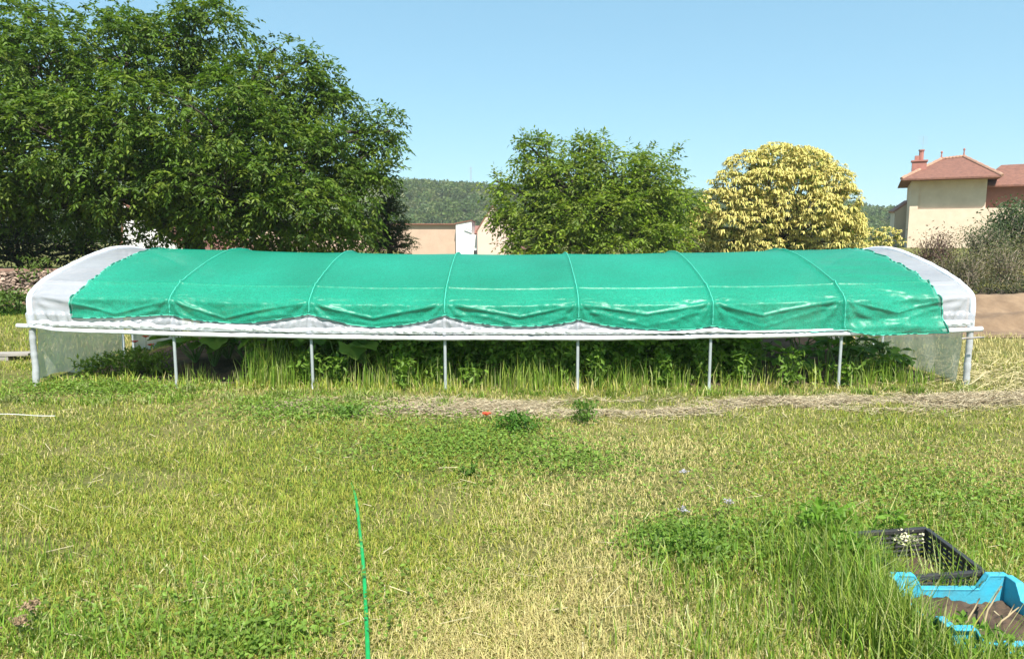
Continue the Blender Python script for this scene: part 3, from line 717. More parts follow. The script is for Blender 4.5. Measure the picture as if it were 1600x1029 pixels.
# the loose right end hangs in soft folds
lo = sstep(3.5, 4.1, XX) * (SS < s_of_z(1.4)); V[..., 1] -= lo * 0.022 * (1.2 + np.sin(SS * 17 + XX * 4 + 4 * fbm(XX * 2, SS * 3, 51)))
V[..., 1] -= 0.068 * sstep(3.62, 3.9, XX) * sstep(0.80, 0.68, V[..., 2] - zs(XX)) * (SS < STOT / 2)
lo2 = sstep(-3.9, -4.3, XX) * (SS < s_of_z(1.2)); V[..., 1] -= lo2 * 0.012 * (1.2 + np.sin(SS * 22 - XX * 5))
mb = MB(); mb.grid(V); o = mb.build('netting', NET, net, True); keep(net, o)
def hem(path, name='hem'):
    n = len(path); d = np.r_[0, np.cumsum(np.linalg.norm(np.diff(path, axis=0), axis=1))]
    u = np.arange(0, d[-1], 0.016); p = np.c_[[np.interp(u, d, path[:, k]) for k in range(3)]].T
    w = (vnoise(u * 28, u * 0, 3) > 0.5)
    c = np.where(w[:, None], np.array([0.015, 0.17, 0.12]), np.array([0.10, 0.50, 0.36]))
    p[:, 1] -= 0.007; p[:, 2] += 0.0025 * np.where(w, 1, -1) + 0.006 * (fbm(u * 9, u * 0, 4) - 0.5)
    m = MB(); m.tube(p, 0.0075 + 0.0018 * np.where(w, 1, -1), 6, c); o = m.build(name, HEM, net, True); keep(net, o)
for hx in HX[1:-1]:   # added pale strip: the white hoop shining through, put in as colour
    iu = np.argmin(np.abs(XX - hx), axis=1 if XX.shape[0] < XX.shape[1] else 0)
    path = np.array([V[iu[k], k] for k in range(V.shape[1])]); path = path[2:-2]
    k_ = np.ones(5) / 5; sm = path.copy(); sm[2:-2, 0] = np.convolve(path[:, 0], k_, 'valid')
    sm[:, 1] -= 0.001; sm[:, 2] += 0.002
    m = MB(); m.tube(sm, 0.0054 + 0.002 * (vnoise(np.arange(len(sm)) * 0.35, sm[:, 0] * 0, 4) - 0.5), 6, np.array([0.07, 0.47, 0.335])); keep(net, m.build('hoop_shine', HEM, net, True))
hem(V[:, 0]); hem(V[0, :]); hem(V[-1, :]); hem(V[:, -1])

# ------------------------------------------------------------------ plants growing inside
xs_ = np.linspace(-5.2, 5.0, 160); ys_ = np.linspace(7.98, 11.75, 60)
XX, YY = np.meshgrid(xs_, ys_)
bd = (0.10 * np.exp(-((YY - 9.0) / 0.35) ** 2) + 0.10 * np.exp(-((YY - 10.4) / 0.4) ** 2)) * sstep(4.4, 3.8, XX) * sstep(-4.6, -4.0, XX)
mb = MB(); mb.grid(np.stack([XX, YY, gz(XX, YY) - 0.012 + 0.03 * sstep(7.98, 8.25, YY) + bd + 0.05 * (fbm(XX * 4, YY * 4, 44) - 0.5) * sstep(7.98, 8.3, YY)], -1))
tag(mb.build('soil_bed', SOIL, None, True), kind='structure')
def bed_z(x, y): return float(gz(x, y)) + 0.02 + 0.10 * math.exp(-((y - 9.0) / 0.35) ** 2) + 0.10 * math.exp(-((y - 10.4) / 0.4) ** 2)

PAL_TOM = np.array([[0.13, 0.25, 0.03], [0.10, 0.20, 0.026], [0.18, 0.30, 0.04]])
def tomato(label, height, group):
    root = thing('tomato_plant', label, 'plant', (0, 0, 0), group)
    st = MB(); lf = MB()
    for k in range(3):
        a = np.array([rng.normal(0, .03), rng.normal(0, .03), -0.03]); b = np.array([rng.normal(0, 0.1), rng.normal(0, 0.1), height * rng.uniform(0.85, 1.05)])
        st.tube(limb(a, b, 0.05, 6), np.linspace(0.009, 0.004, 6), 5, np.array([0.09, 0.14, 0.04]))
    n = 95
    h = rng.uniform(0.02, 1.05, n) * height; az = rng.uniform(0, 2 * pi, n)
    base = np.c_[rng.normal(0, 0.05, n), rng.normal(0, 0.05, n), h]
    d = norm(np.c_[np.cos(az), np.sin(az), rng.uniform(-0.2, 0.5, n)])
    compound_leaves(lf, base, d, rng.uniform(0.14, 0.26, n), 7, (0.085, 0.045), PAL_TOM, 0.7)
    st.build('stem', VC, root, True); lf.build('foliage', LEAF, root)
    return root
GRP = 'tomato plants in rows inside the tunnel'
LT = 'bushy dark green tomato plant in the rows inside the tunnel'
protos = [tomato(LT, h, GRP) for h in (0.70, 0.64, 0.74, 0.58)]
used = set()
k = 0
for row, (yy, xa, xb, st) in enumerate(((8.5, -1.5, 3.05, 0.33), (9.05, -2.2, 3.2, 0.33), (9.8, -3.0, 3.5, 0.40), (10.6, -3.4, 3.6, 0.42))):
    for xx in np.arange(xa, xb, st):
        p = protos[k % 4]; xj = xx + rng.normal(0, 0.05); yj = yy + rng.normal(0, 0.07)
        loc = (xj, yj, bed_z(xj, yj) - 0.02)
        if k < 4: p.location = loc
        else: copy_thing(p, loc, rng.uniform(0, 6.28), rng.uniform(0.85, 1.1))
        k += 1

def big_leaf(mb, base, d, size, col, cup=0.15):
    """a broad lobed leaf: fan of faces round a centre"""
    d = norm(np.asarray(d, float)); up = np.array([0, 0, 1.0]); s = norm(np.cross(d, up)); n_ = np.cross(s, d)
    m = 18; V = [np.asarray(base) + d * size * 0.35]
    for k in range(m):
        a = 2 * pi * k / m; r = size * 0.5 * (1 + 0.16 * cos(5 * a) - 0.25 * (abs(a - pi) < 0.4))
        V.append(np.asarray(base) + d * (size * 0.45 + r * cos(a)) + s * r * sin(a) * 0.95 + n_ * (cup * size * (sin(a) ** 2) + 0.04 * size * sin(3 * a)))
    mb.add(np.array(V), [[0, 1 + k, 1 + (k + 1) % m] for k in range(m)], np.asarray(col) * rng.uniform(0.85, 1.15))
def squash(loc, leaves, label, group=None, h=0.45, size=0.26, col=(0.16, 0.27, 0.05)):
    root = thing('squash_plant', label, 'plant', loc, group); st = MB(); lf = MB()
    for k in range(leaves):
        az = rng.uniform(0, 2 * pi); r = rng.uniform(0.08, 0.3); hh = h * rng.uniform(0.45, 1.0)
        tip = np.array([cos(az) * r, sin(az) * r, hh])
        st.tube(limb((0, 0, -0.03), tip, 0.1, 5), np.linspace(0.01, 0.006, 5), 5, np.array([0.12, 0.19, 0.06]))
        big_leaf(lf, tip, (cos(az), sin(az), rng.uniform(-0.7, 0.1)), size * rng.uniform(0.7, 1.15), col)
    st.build('stem', VC, root, True); lf.build('foliage', LEAF, root)
    return root
SQ = 'squash plants between the left hoops'
for (xx, yy) in ((-4.05, 8.9), (-3.75, 8.75), (-3.3, 8.75), (-2.9, 8.55), (-2.5, 8.6), (-2.1, 8.45), (-3.75, 9.2), (-3.35, 9.35), (-2.95, 9.2), (-2.3, 9.0), (-1.95, 8.9), (-3.5, 10.2), (-2.7, 10.3), (-4.2, 10.4)):
    squash((xx, yy, bed_z(xx, yy)), 13, 'broad leaved squash plant under the left part of the tunnel', SQ, 0.62, 0.30)
for (xx, yy, h_) in ((3.05, 8.75, 0.28), (3.5, 8.65, 0.26), (3.95, 8.7, 0.34), (4.3, 8.65, 0.3), (3.3, 9.3, 0.3), (3.9, 9.4, 0.38), (4.45, 9.3, 0.34), (4.6, 8.5, 0.26), (4.75, 8.9, 0.26), (4.6, 9.9, 0.3), (4.8, 9.5, 0.24)):
    squash((xx, yy, bed_z(xx, yy)), 16, 'low leafy bean plant at the right end of the tunnel', 'bean plants at the right end', h_, 0.15, (0.10, 0.20, 0.03))
squash((3.98, 8.45, bed_z(3.98, 8.45)), 6, 'plant with one large dark leaf beside the right hoop', None, 0.5, 0.24, (0.05, 0.11, 0.03))

# weeds with small leaves at the foot of the tunnel and in the lawn
def weed(px, py, r, h, n, label, col=(0.11, 0.20, 0.03), lw=(0.05, 0.022), group=None, Y=None):
    g = G(px, py) if Y is None else np.array([(px - 800) * Y / F, Y, 0])
    z = float(gz(g[0], g[1])); root = thing('leafy_weed', label, 'weed', (g[0], g[1], z), group); st = MB(); lf = MB()
    for k in range(7):
        b = np.array([rng.normal(0, r * 0.5), rng.normal(0, r * 0.5), h * rng.uniform(0.6, 1)])
        st.tube(limb((0, 0, -0.02), b, 0.1, 4), np.linspace(0.004, 0.002, 4), 4, np.array([0.1, 0.16, 0.04]))
    p = np.c_[rng.normal(0, r * 0.6, n), rng.normal(0, r * 0.6, n), rng.random(n) ** 0.8 * h]
    leaf_quads(lf, p, rdir(n, 0.15), norm(rng.normal(0, 0.4, (n, 3)) + np.array([0, 0, 1])), lw[0] * rng.uniform(0.6, 1.3, n), lw[1] * rng.uniform(0.7, 1.3, n), np.array(col) * rng.uniform(0.7, 1.35, n)[:, None])
    st.build('stem', VC, root); lf.build('foliage', LEAF, root); return root
weed(912, 655, 0.10, 0.20, 260, 'upright bushy green weed in the straw before the middle of the tunnel')
weed(806, 668, 0.16, 0.14, 420, 'spreading deep green weed at the edge of the straw, near the poppy petal', (0.075, 0.17, 0.02))
weed(735, 742, 0.06, 0.04, 80, 'small dark weed alone in the lawn, below the clover patch', (0.07, 0.14, 0.02))
weed(545, 645, 0.14, 0.10, 260, 'low green weed at the left end of the straw band')
weed(1280, 590, 0.05, 0.2, 60, 'pale yellow green seedling left of the right hoop', (0.30, 0.38, 0.06), (0.09, 0.04), Y=8.1)
weed(1365, 578, 0.06, 0.26, 40, 'light green seedling right of the right hoop', (0.28, 0.36, 0.08), (0.10, 0.05), Y=8.15)
for j, (px, Y_) in enumerate(((130, 8.2), (160, 8.3), (205, 8.5), (225, 8.6), (240, 8.4), (190, 8.2))):
    weed(px, 0, 0.13, 0.24 + 0.05 * (j % 3), 260, 'yellow green weed clump at the left door of the tunnel', (0.17, 0.24, 0.04), (0.07, 0.028), 'weed clumps at the left door', Y=Y_)
weed(1080, 870, 0.17, 0.13, 420, 'broad green weed patch in the right lawn under the whitish flower', (0.14, 0.24, 0.035), (0.04, 0.018))
weed(1290, 850, 0.14, 0.2, 520, 'tall fresh green weed left of the black crate', (0.14, 0.26, 0.03), (0.06, 0.024))
weed(1335, 905, 0.10, 0.2, 320, 'fresh green weed at the left rear corner of the blue crate', (0.13, 0.25, 0.03), (0.06, 0.022))
weed(1395, 870, 0.06, 0.26, 120, 'thin green weed sprouting out of the black crate', (0.14, 0.25, 0.03), (0.055, 0.02))
weed(1520, 1040, 0.10, 0.16, 260, 'green weed growing against the near side of the blue crate', (0.14, 0.26, 0.03), (0.05, 0.02))
for j in range(15):
    X_ = -2.9 + 7.6 * (j + rng.uniform(-0.4, 0.4)) / 15; Y_ = rng.uniform(7.90, 8.14)
    weed(800 + X_ / Y_ * F, 0, rng.uniform(0.07, 0.14), rng.uniform(0.22, 0.55), int(rng.uniform(110, 230)), 'bright green weed growing at the sunny edge of the tunnel bed', (0.15, 0.25, 0.035), (0.085, 0.034), 'weeds along the front edge of the tunnel bed', Y=Y_)
mb = MB()   # clover in the lawn
for (px, py, sx, sy, n) in ((700, 690, 0.6, 0.5, 2800), (760, 700, 0.45, 0.35, 1600), (895, 722, 0.25, 0.25, 1000), (1070, 850, 0.16, 0.13, 1500), (1250, 850, 0.35, 0.25, 2500), (420, 960, 0.4, 0.25, 900), (380, 1010, 0.15, 0.1, 700), (80, 985, 0.4, 0.15, 700), (1300, 740, 1.4, 0.6, 2200), (150, 610, 0.6, 0.25, 3500), (480, 640, 0.5, 0.3, 3000), (1540, 800, 0.5, 0.4, 3000)):
    g = G(px, py); x = rng.normal(g[0], sx, n); y = rng.normal(g[1], sy, n); y = np.maximum(y, 2.2)
    ok = ~((x > 1.66) & (x < 2.32) & (y > 2.45) & (y < 3.5)); x = x[ok]; y = y[ok]; n = len(x)
    p = np.c_[x, y, gz(x, y) + rng.uniform(0.015, 0.075, n)]
    leaf_quads(mb, p, rdir(n, 0.0) * np.array([1, 1, 0.35]), norm(rng.normal(0, 0.35, (n, 3)) + np.array([0, 0, 1])), rng.uniform(0.014, 0.03, n) * (1 + 0.07 * y), rng.uniform(0.01, 0.02, n) * (1 + 0.07 * y), np.array([0.18, 0.28, 0.045]) * rng.uniform(0.6, 1.4, n)[:, None])
tag(mb.build('clover', LEAF), 'small round leaves of clover in green patches of the lawn', 'clover', kind='stuff')

# poppies
def poppy(pos, label, h, col, tilt=0.0):
    x, y = pos; z = float(gz(x, y)); root = thing('poppy', label, 'flower', (x, y, z)); st = MB(); pt = MB()
    top = np.array([0.02, -0.01, h]); st.tube(limb((0, 0, -0.01), top, 0.05, 5), 0.0025, 5, np.array([0.1, 0.17, 0.05]))
    for k in range(5):
        a = k * 2 * pi / 5; d = np.array([cos(a), sin(a), 0.45]); big_leaf(pt, top, d, 0.055, col, 0.3)
    st.build('stem', VC, root); pt.build('petals', LEAF, root)
PC = (0.72, 0.13, 0.07)
for (px, py, Y, lab) in ((226, 527, 9.3, 'highest pink red poppy before the cloudy end sheet'), (234, 540, 9.2, 'middle pink red poppy before the cloudy end sheet'), (247, 557, 9.1, 'orange red poppy lowest of those by the cloudy end sheet'), (480, 599, 8.0, 'orange poppy at the foot of the second bare hoop'), (209, 535, 9.4, 'small dark pink poppy left of the other poppies')):
    p = P(px, py, Y); poppy((p[0], p[1]), lab, max(0.05, p[2] - float(gz(p[0], p[1]))), PC if 'dark' not in lab else (0.4, 0.08, 0.1))
g = G(757, 650); poppy((g[0], g[1]), 'single orange red poppy lying in the straw band', 0.05, PC)

# ------------------------------------------------------------------ crates, hose, small things on the lawn
BLUE = mat_plain('blue_plastic', (0.035, 0.45, 0.64), (0.075, 0.30, 0.38), 5, 0.45, 0.15, 60, spec=0.5)
BLACKP = mat_plain('black_plastic', (0.022, 0.024, 0.028), (0.05, 0.045, 0.04), 7, 0.5, 0.15, 50, spec=0.5)
def crate(name, label, x0, x1, y0, y1, h, mat, notch, ribs, lattice=False, zbase=0.0):
    root = thing(name, label, 'crate', ((x0 + x1) / 2, (y0 + y1) / 2, zbase)); th = 0.012
    def wall(a, b, inward):
        a = np.array([*a, 0.0]); b = np.array([*b, 0.0]); L_ = np.linalg.norm(b - a); u = (b - a) / L_; w = np.array([*inward, 0.0])
        M = lambda V: a + V[:, :1] * u + V[:, 1:2] * w + np.c_[np.zeros(len(V)), np.zeros(len(V)), V[:, 2] + zbase]
        n0, n1 = L_ * 0.24, L_ * 0.74; nd = 0.065
        o = [(0, 0.0), (L_, 0.0), (L_, h), (n1 + 0.04, h), (n1, h - nd), (n0, h - nd), (n0 - 0.04, h), (0, h)] if notch else [(0, 0), (L_, 0), (L_, h), (0, h)]
        m = MB()
        if lattice:
            for k in range(8):
                zz = h * k / 8; m.box((0, 0, zz), (L_, th, zz + 0.012), None, M)
            for k in range(11):
                uu = (L_ - 0.02) * k / 10; m.box((uu, 0.002, 0), (uu + 0.014, th - 0.002, h), None, M)
            m.box((0, -0.008, h - 0.02), (L_, th + 0.003, h + 0.002), None, M)
        else:
            m.prism(o, th, M)
            # lip round the rim, following the notch
            if notch:
                top = o[2:]
                for (p, q) in zip(top[:-1], top[1:]):
                    pts = np.array([[p[0], 0, p[1]], [q[0], 0, q[1]]]); d = pts[1] - pts[0]; l = np.linalg.norm(d); 
                    nrm = np.array([-d[2], 0, d[0]]) / l
                    e = d / l * 0.002
                    V = []
                    for (P_, sgn) in ((pts[0], -1), (pts[1], 1)):
                        for ww in (-0.020, th + 0.003):
                            for hh in (-0.006, 0.003): V.append(P_ + sgn * e + np.array([0, ww, 0]) - nrm * hh)
                    V = M(np.array(V)); m.add(V, [[0, 1, 3, 2], [4, 6, 7, 5], [0, 4, 5, 1], [2, 3, 7, 6], [0, 2, 6, 4], [1, 5, 7, 3]])
            for k in range(ribs):
                uu = L_ * (k + 0.5) / ribs; m.box((uu - 0.006, -0.014, 0.004), (uu + 0.006, 0.0005, h - (nd + 0.02 if notch else 0.02)), None, M)
            m.box((0.003, -0.012, h - nd - 0.04), (L_ - 0.003, 0.0006, h - nd - 0.03), None, M)
        o_ = m.build('side_panel', mat, root); keep(root, o_)
    wall((x0, y0), (x1, y0), (0, 1)); wall((x1 - 1e-3, y0 + th), (x1 - 1e-3, y1 - th), (-1, 0)); wall((x1, y1), (x0, y1), (0, -1)); wall((x0 + 1e-3, y1 - th), (x0 + 1e-3, y0 + th), (1, 0))
    m = MB(); m.box((x0 + th + .001, y0 + th + .001, zbase + 0.004), (x1 - th - .001, y1 - th - .001, zbase + 0.014)); keep(root, m.build('base_panel', mat, root))
    return root
cz = float(gz(1.9, 2.9)) - 0.01
crate('blue_crate', 'bright blue plastic crate with handle cut-outs, holding soil', 1.70, 2.21, 2.55, 2.985, 0.185, BLUE, True, 7, zbase=cz)
crate('black_crate', 'black lattice plastic crate behind the blue crate', 1.76, 2.15, 3.03, 3.47, 0.20, BLACKP, False, 0, True, zbase=cz)
for o_ in scene.objects:
    if o_.name.startswith('black_crate'):
        o_.rotation_euler = (0.05, -0.06, 0.03); o_.location.z -= 0.02
    if o_.name.startswith(('side_panel', 'base_panel')):
        bv = o_.modifiers.new('bevel', 'BEVEL'); bv.width = 0.0035; bv.segments = 2; bv.limit_method = 'ANGLE'
def heap(name, label, x0, x1, y0, y1, z, amp, seed, mat):
    a, b = np.meshgrid(np.linspace(x0, x1, 50), np.linspace(y0, y1, 50))
    e = np.minimum(np.minimum(a - x0, x1 - a), np.minimum(b - y0, y1 - b))
    zz = z + amp * (fbm(a * 9, b * 9, seed) - 0.5) + amp * 0.8 * (vnoise(a * 45, b * 45, seed + 1) - 0.5) * 0.5
    V = np.stack([a, b, zz], -1); m = MB(); m.grid(V)
    ring = np.concatenate([V[0, :], V[1:, -1], V[-1, -2::-1], V[-2:0:-1, 0]]); low = ring.copy(); low[:, 2] = cz + 0.018
    k = len(ring); m.add(np.concatenate([ring, low]), [[i, i + k, (i + 1) % k + k, (i + 1) % k] for i in range(k)] + [list(range(2 * k - 1, k - 1, -1))])
    return tag(m.build(name, mat, None, True), label, 'soil')
heap('potting_soil', 'dark brown soil filling the blue crate', 1.718, 2.192, 2.568, 2.967, cz + 0.075, 0.065, 4, SOIL)
heap('potting_soil', 'dry dark soil lying in the black crate', 1.80, 2.11, 3.075, 3.425, cz + 0.05, 0.04, 8, SOIL)

DT = mat_plain('dry_twig', (0.42, 0.34, 0.20), (0.30, 0.23, 0.13), 9, 0.85)
for (a, b, lab) in (((1505, 985), (1530, 935), 'tan twig leaning at the middle of the soil in the blue crate'), ((1530, 975), (1565, 915), 'pale forked stem by the right wall of the blue crate'), ((1552, 972), (1592, 948), 'short tan twig low at the right in the blue crate')):
    p = P(*a, 2.72); q = P(*b, 2.80); p[2] = cz + 0.06; q[2] = max(q[2], cz + 0.13); l = limb(p, q, 0.08, 6); m = MB(); m.tube(l, np.linspace(0.005, 0.003, 6), 5)
    e = l[3]; m.tube(np.array([e, e + [0.03, 0.01, 0.05]]), 0.0025, 4)
    tag(m.build('dry_twig', DT, None, True), lab, 'twig')
hp = [G(576, 1060), G(575, 1029), G(573, 985), G(571, 940), G(569, 905), G(566, 870), G(562, 830), G(558, 795), G(554, 768), G(546, 742), G(534, 722), G(520, 705)]
hp = np.array(hp); t0 = np.linspace(0, 1, len(hp)); t1 = np.linspace(0, 1, 120)
hp = np.c_[np.interp(t1, t0, hp[:, 0]), np.interp(t1, t0, hp[:, 1]), np.zeros(120)]
k_ = np.ones(9) / 9
for c in (0, 1): hp[4:-4, c] = np.convolve(hp[:, c], k_, 'valid')
for _ in range(3):
    for c in (0, 1): hp[6:-6, c] = np.convolve(hp[:, c], np.ones(13) / 13, 'valid')
hp[:, 2] = gz(hp[:, 0], hp[:, 1]) + 0.038 + 0.008 * np.sin(t1 * 21) - 0.060 * sstep(0.45, 0.95, t1)
HOSE = mat_plain('green_rubber', (0.012, 0.40, 0.10), (0.008, 0.22, 0.05), 14, 0.3, spec=0.5)
mb = MB(); mb.tube(hp, 0.0098, 10)
tag(mb.build('garden_hose', HOSE, None, True), 'bright green garden hose running through the grass', 'hose')

WOOD = mat_plain('weathered_wood', (0.40, 0.37, 0.33), (0.24, 0.21, 0.18), 9, 0.85, 0.4, 30, stretch=(0.3, 3, 3))
mb = MB(); z = float(gz(-7, 9.25)) + 0.06
M = lambda V: np.c_[-7.2 + V[:, 0] * cos(.15) - V[:, 1] * sin(.15), 9.25 + V[:, 0] * sin(.15) + V[:, 1] * cos(.15), V[:, 2] + z]
mb.box((-0.9, -0.11, 0.0), (0.75, 0.11, 0.03), None, M); mb.box((0.35, -0.10, -0.08), (0.5, 0.10, -0.001), None, M); mb.box((-0.6, -0.10, -0.08), (-0.45, 0.10, -0.001), None, M)
tag(mb.build('wooden_board', WOOD), 'grey weathered board on the grass left of the tunnel', 'board')
CORD = mat_plain('white_string', (0.75, 0.74, 0.70), None, 20, 0.8)
a = G(-40, 658); b = G(92, 655); tt = np.linspace(0, 1, 30)[:, None]; pts = a * (1 - tt) + b * tt; pts[:, 1] += 0.05 * np.sin(tt[:, 0] * 5); pts[:, 2] = gz(pts[:, 0], pts[:, 1]) + 0.045
mb = MB(); mb.tube(pts, 0.0035, 6); tag(mb.build('garden_string', CORD, None, True), 'thin white string lying on the grass at the left edge', 'string')
mb = MB(); a = P(1503, 529, 7.7); b = P(1538, 527, 7.6); mb.tube(limb(a, b, 0.04, 6), np.linspace(0.014, 0.011, 6), 6)
tag(mb.build('wooden_stick', WOOD, None, True), 'short pale stick tied across the right end post', 'stick')
mb = MB(); a = G(1500, 612); b = P(1550, 578, 7.9); a[2] = gz(a[0], a[1]); mb.tube(limb(a, b, 0.03, 6), np.linspace(0.007, 0.004, 6), 5)
tag(mb.build('dry_stalk', mat_plain('dry_stalk', (0.55, 0.47, 0.28)), None, True), 'dry yellow stalk leaning beside the right end post', 'stalk')
# white umbel flower over the black crate and tan seed heads lower left
def umbel(x, y, h, label, col, r=0.03, n=60, nm='wild_flower'):
    z = float(gz(x, y)); root = thing(nm, label, 'flower', (x, y, z)); st = MB(); hd = MB()
    st.tube(limb((0, 0, -0.01), (0.0, 0, h), 0.04, 6), 0.0028, 5, np.array([0.22, 0.25, 0.09]))
    p = np.c_[rng.normal(0, r, n), rng.normal(0, r, n), h + rng.normal(0, r * 0.35, n)]
    for k in range(8): st.tube(np.array([[0, 0, h - 0.035], p[k]]), 0.0015, 4, np.array([0.25, 0.28, 0.1]))
    leaf_quads(hd, p, rdir(n, 0.2), rdir(n, 1.5), np.full(n, 0.016), np.full(n, 0.012), np.array(col) * rng.uniform(0.75, 1.1, n)[:, None])
    st.build('stem', VC, root); hd.build('flower_head', STRAW, root)
p = P(1415, 836, 3.02); umbel(p[0], 2.995, p[2], 'cream umbel flower standing in front of the black crate', (0.70, 0.62, 0.42))
p = P(1380, 870, 2.7); 
for (px, py, lab) in ((52, 965, 'taller tan dried seed head in the lower left grass'), (35, 990, 'shorter tan dried seed head in the lower left grass')):
    g = G(px, py + 20); umbel(g[0], g[1], 0.12, lab, (0.36, 0.25, 0.15), 0.016, 90, 'seed_head')
for (px, py, lab) in ((1063, 752, 'pale lilac flower head left of the others in the right lawn'), (1130, 800, 'pale lilac flower head nearest the crates in the right lawn'), (1060, 812, 'whitish flower head over the dark green weed patch')):
    g = G(px, py); umbel(g[0], g[1] - 0.1, 0.1, lab, (0.40, 0.38, 0.42), 0.012, 30)

# ------------------------------------------------------------------ left wall and right bank
STONE = mat_leaf('rubble_stone', 0.0, 0.9, 0.1)
def rocks(mb, pts, size, cols, flat=0.6):
    ico = np.array([[0, 0, 1], [.9, 0, .4], [.28, .85, .4], [-.72, .53, .4], [-.72, -.53, .4], [.28, -.85, .4], [.72, .53, -.4], [-.28, .85, -.4], [-.9, 0, -.4], [-.28, -.85, -.4], [.72, -.53, -.4], [0, 0, -1.0]])
    fs = np.array([[0, 1, 2], [0, 2, 3], [0, 3, 4], [0, 4, 5], [0, 5, 1], [1, 6, 2], [2, 7, 3], [3, 8, 4], [4, 9, 5], [5, 10, 1], [6, 7, 2], [7, 8, 3], [8, 9, 4], [9, 10, 5], [10, 6, 1], [11, 7, 6], [11, 8, 7], [11, 9, 8], [11, 10, 9], [11, 6, 10]])
    n = len(pts); V = ico[None] * (1 + rng.uniform(-0.25, 0.25, (n, 12, 1))) * size[:, None, None] * np.array([1.2, 1, flat])
    a = rng.uniform(0, 2 * pi, n); c, s = np.cos(a)[:, None], np.sin(a)[:, None]
    V = np.stack([V[..., 0] * c - V[..., 1] * s, V[..., 0] * s + V[..., 1] * c, V[..., 2] + V[..., 0] * rng.normal(0, 0.25, n)[:, None]], -1) + pts[:, None, :]
    mb.add(V.reshape(-1, 3), (np.arange(n)[:, None, None] * 12 + fs[None]).reshape(-1, 3), np.repeat(cols, 12, axis=0))
wall = thing('rubble_wall', 'low rubble wall with a reddish coping at the left behind the tunnel', 'wall', (-12.5, 16.6, 0))
mb = MB(); n = 3600
x = rng.uniform(-18, -9.2, n); zz = rng.uniform(0.42, 0.93, n); yy = 15.98 + (zz - 0.42) * 0.50 + rng.normal(0, 0.03, n)
c = np.array([0.31, 0.225, 0.175]) * rng.uniform(0.3, 1.5, n)[:, None]
rocks(mb, np.c_[x, yy, zz], rng.uniform(0.018, 0.06, n), c)
mb.box((-18, 16.25, 0.38), (-9.1, 16.75, 0.93), (0.20, 0.14, 0.10))
keep(wall, mb.build('rubble', STONE, wall))
mb = MB(); mb.box((-18, 16.32, 0.935), (-9.05, 16.72, 0.985)); keep(wall, mb.build('coping', mat_plain('terracotta', (0.32, 0.19, 0.14), (0.20, 0.12, 0.09), 6, 0.85, 0.4), wall))
xs_ = np.linspace(-19, -8.3, 90); vs = np.linspace(0, 1, 14); A, B = np.meshgrid(xs_, vs, indexing='ij')
mb = MB(); mb.grid(np.stack([A, 15.75 + 0.55 * B ** 0.8 + 0.08 * (fbm(A * 2, B * 3, 8) - .5), 0.05 + 0.43 * B * sstep(-8.3, -9.3, A) + 0.06 * (fbm(A * 3, B * 4, 9) - 0.5) - 0.1 * (1 - B)], -1))
tag(mb.build('earth_bank', mat_plain('bank_soil', (0.24, 0.165, 0.105), (0.11, 0.075, 0.05), 2.5, 0.95, 0.9, 9), None, True), kind='structure')
# weeds in a dark colour standing in for the shaded recess along its foot
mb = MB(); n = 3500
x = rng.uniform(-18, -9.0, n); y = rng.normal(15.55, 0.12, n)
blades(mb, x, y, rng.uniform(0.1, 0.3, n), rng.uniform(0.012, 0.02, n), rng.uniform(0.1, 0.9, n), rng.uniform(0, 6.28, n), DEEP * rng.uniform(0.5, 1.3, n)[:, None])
tag(mb.build('bank_shade_weeds', GRASS), 'weeds coloured dark for the shade along the foot of the earth bank at the left', 'weeds', kind='stuff')

for (px, Y_, r_, h_, lab) in ((12, 15.6, 0.35, 0.55, 'leafy green plant before the rubble wall at the very left edge'), (58, 16.3, 0.3, 1.25, 'pale leafy plant reaching over the coping near the tunnel end'), (-30, 15.5, 0.4, 0.5, 'green plant before the rubble wall beyond the left edge')):
    weed(px, 0, r_, h_, 320, lab, (0.12, 0.19, 0.04), (0.14, 0.05), Y=Y_)
# soil mound on the right
A, B = np.meshgrid(np.linspace(4.9, 13, 150), np.linspace(11.3, 16.4, 100), indexing='ij')
hm = 0.40 * sstep(12.0, 13.4, B) * sstep(16.4, 14.6, B) * sstep(4.9, 6.3, A) + 0.13 * (fbm(A * 1.1, B * 1.6, 61) - 0.4) * sstep(11.6, 12.6, B) + 0.10 * np.sin(B * 4.6 + 2 * fbm(A, B, 5)) * sstep(11.9, 12.5, B) * sstep(15.5, 14, B) + 0.05 * (fbm(A * 5, B * 5, 4) - .5)
hm = np.maximum(hm, 0) * sstep(4.9, 5.5, A)
mb = MB(); mb.grid(np.stack([A, B, gz(A, B) + 0.012 + hm], -1)); tag(mb.build('soil_mound', DRYSOIL, None, True), kind='structure')
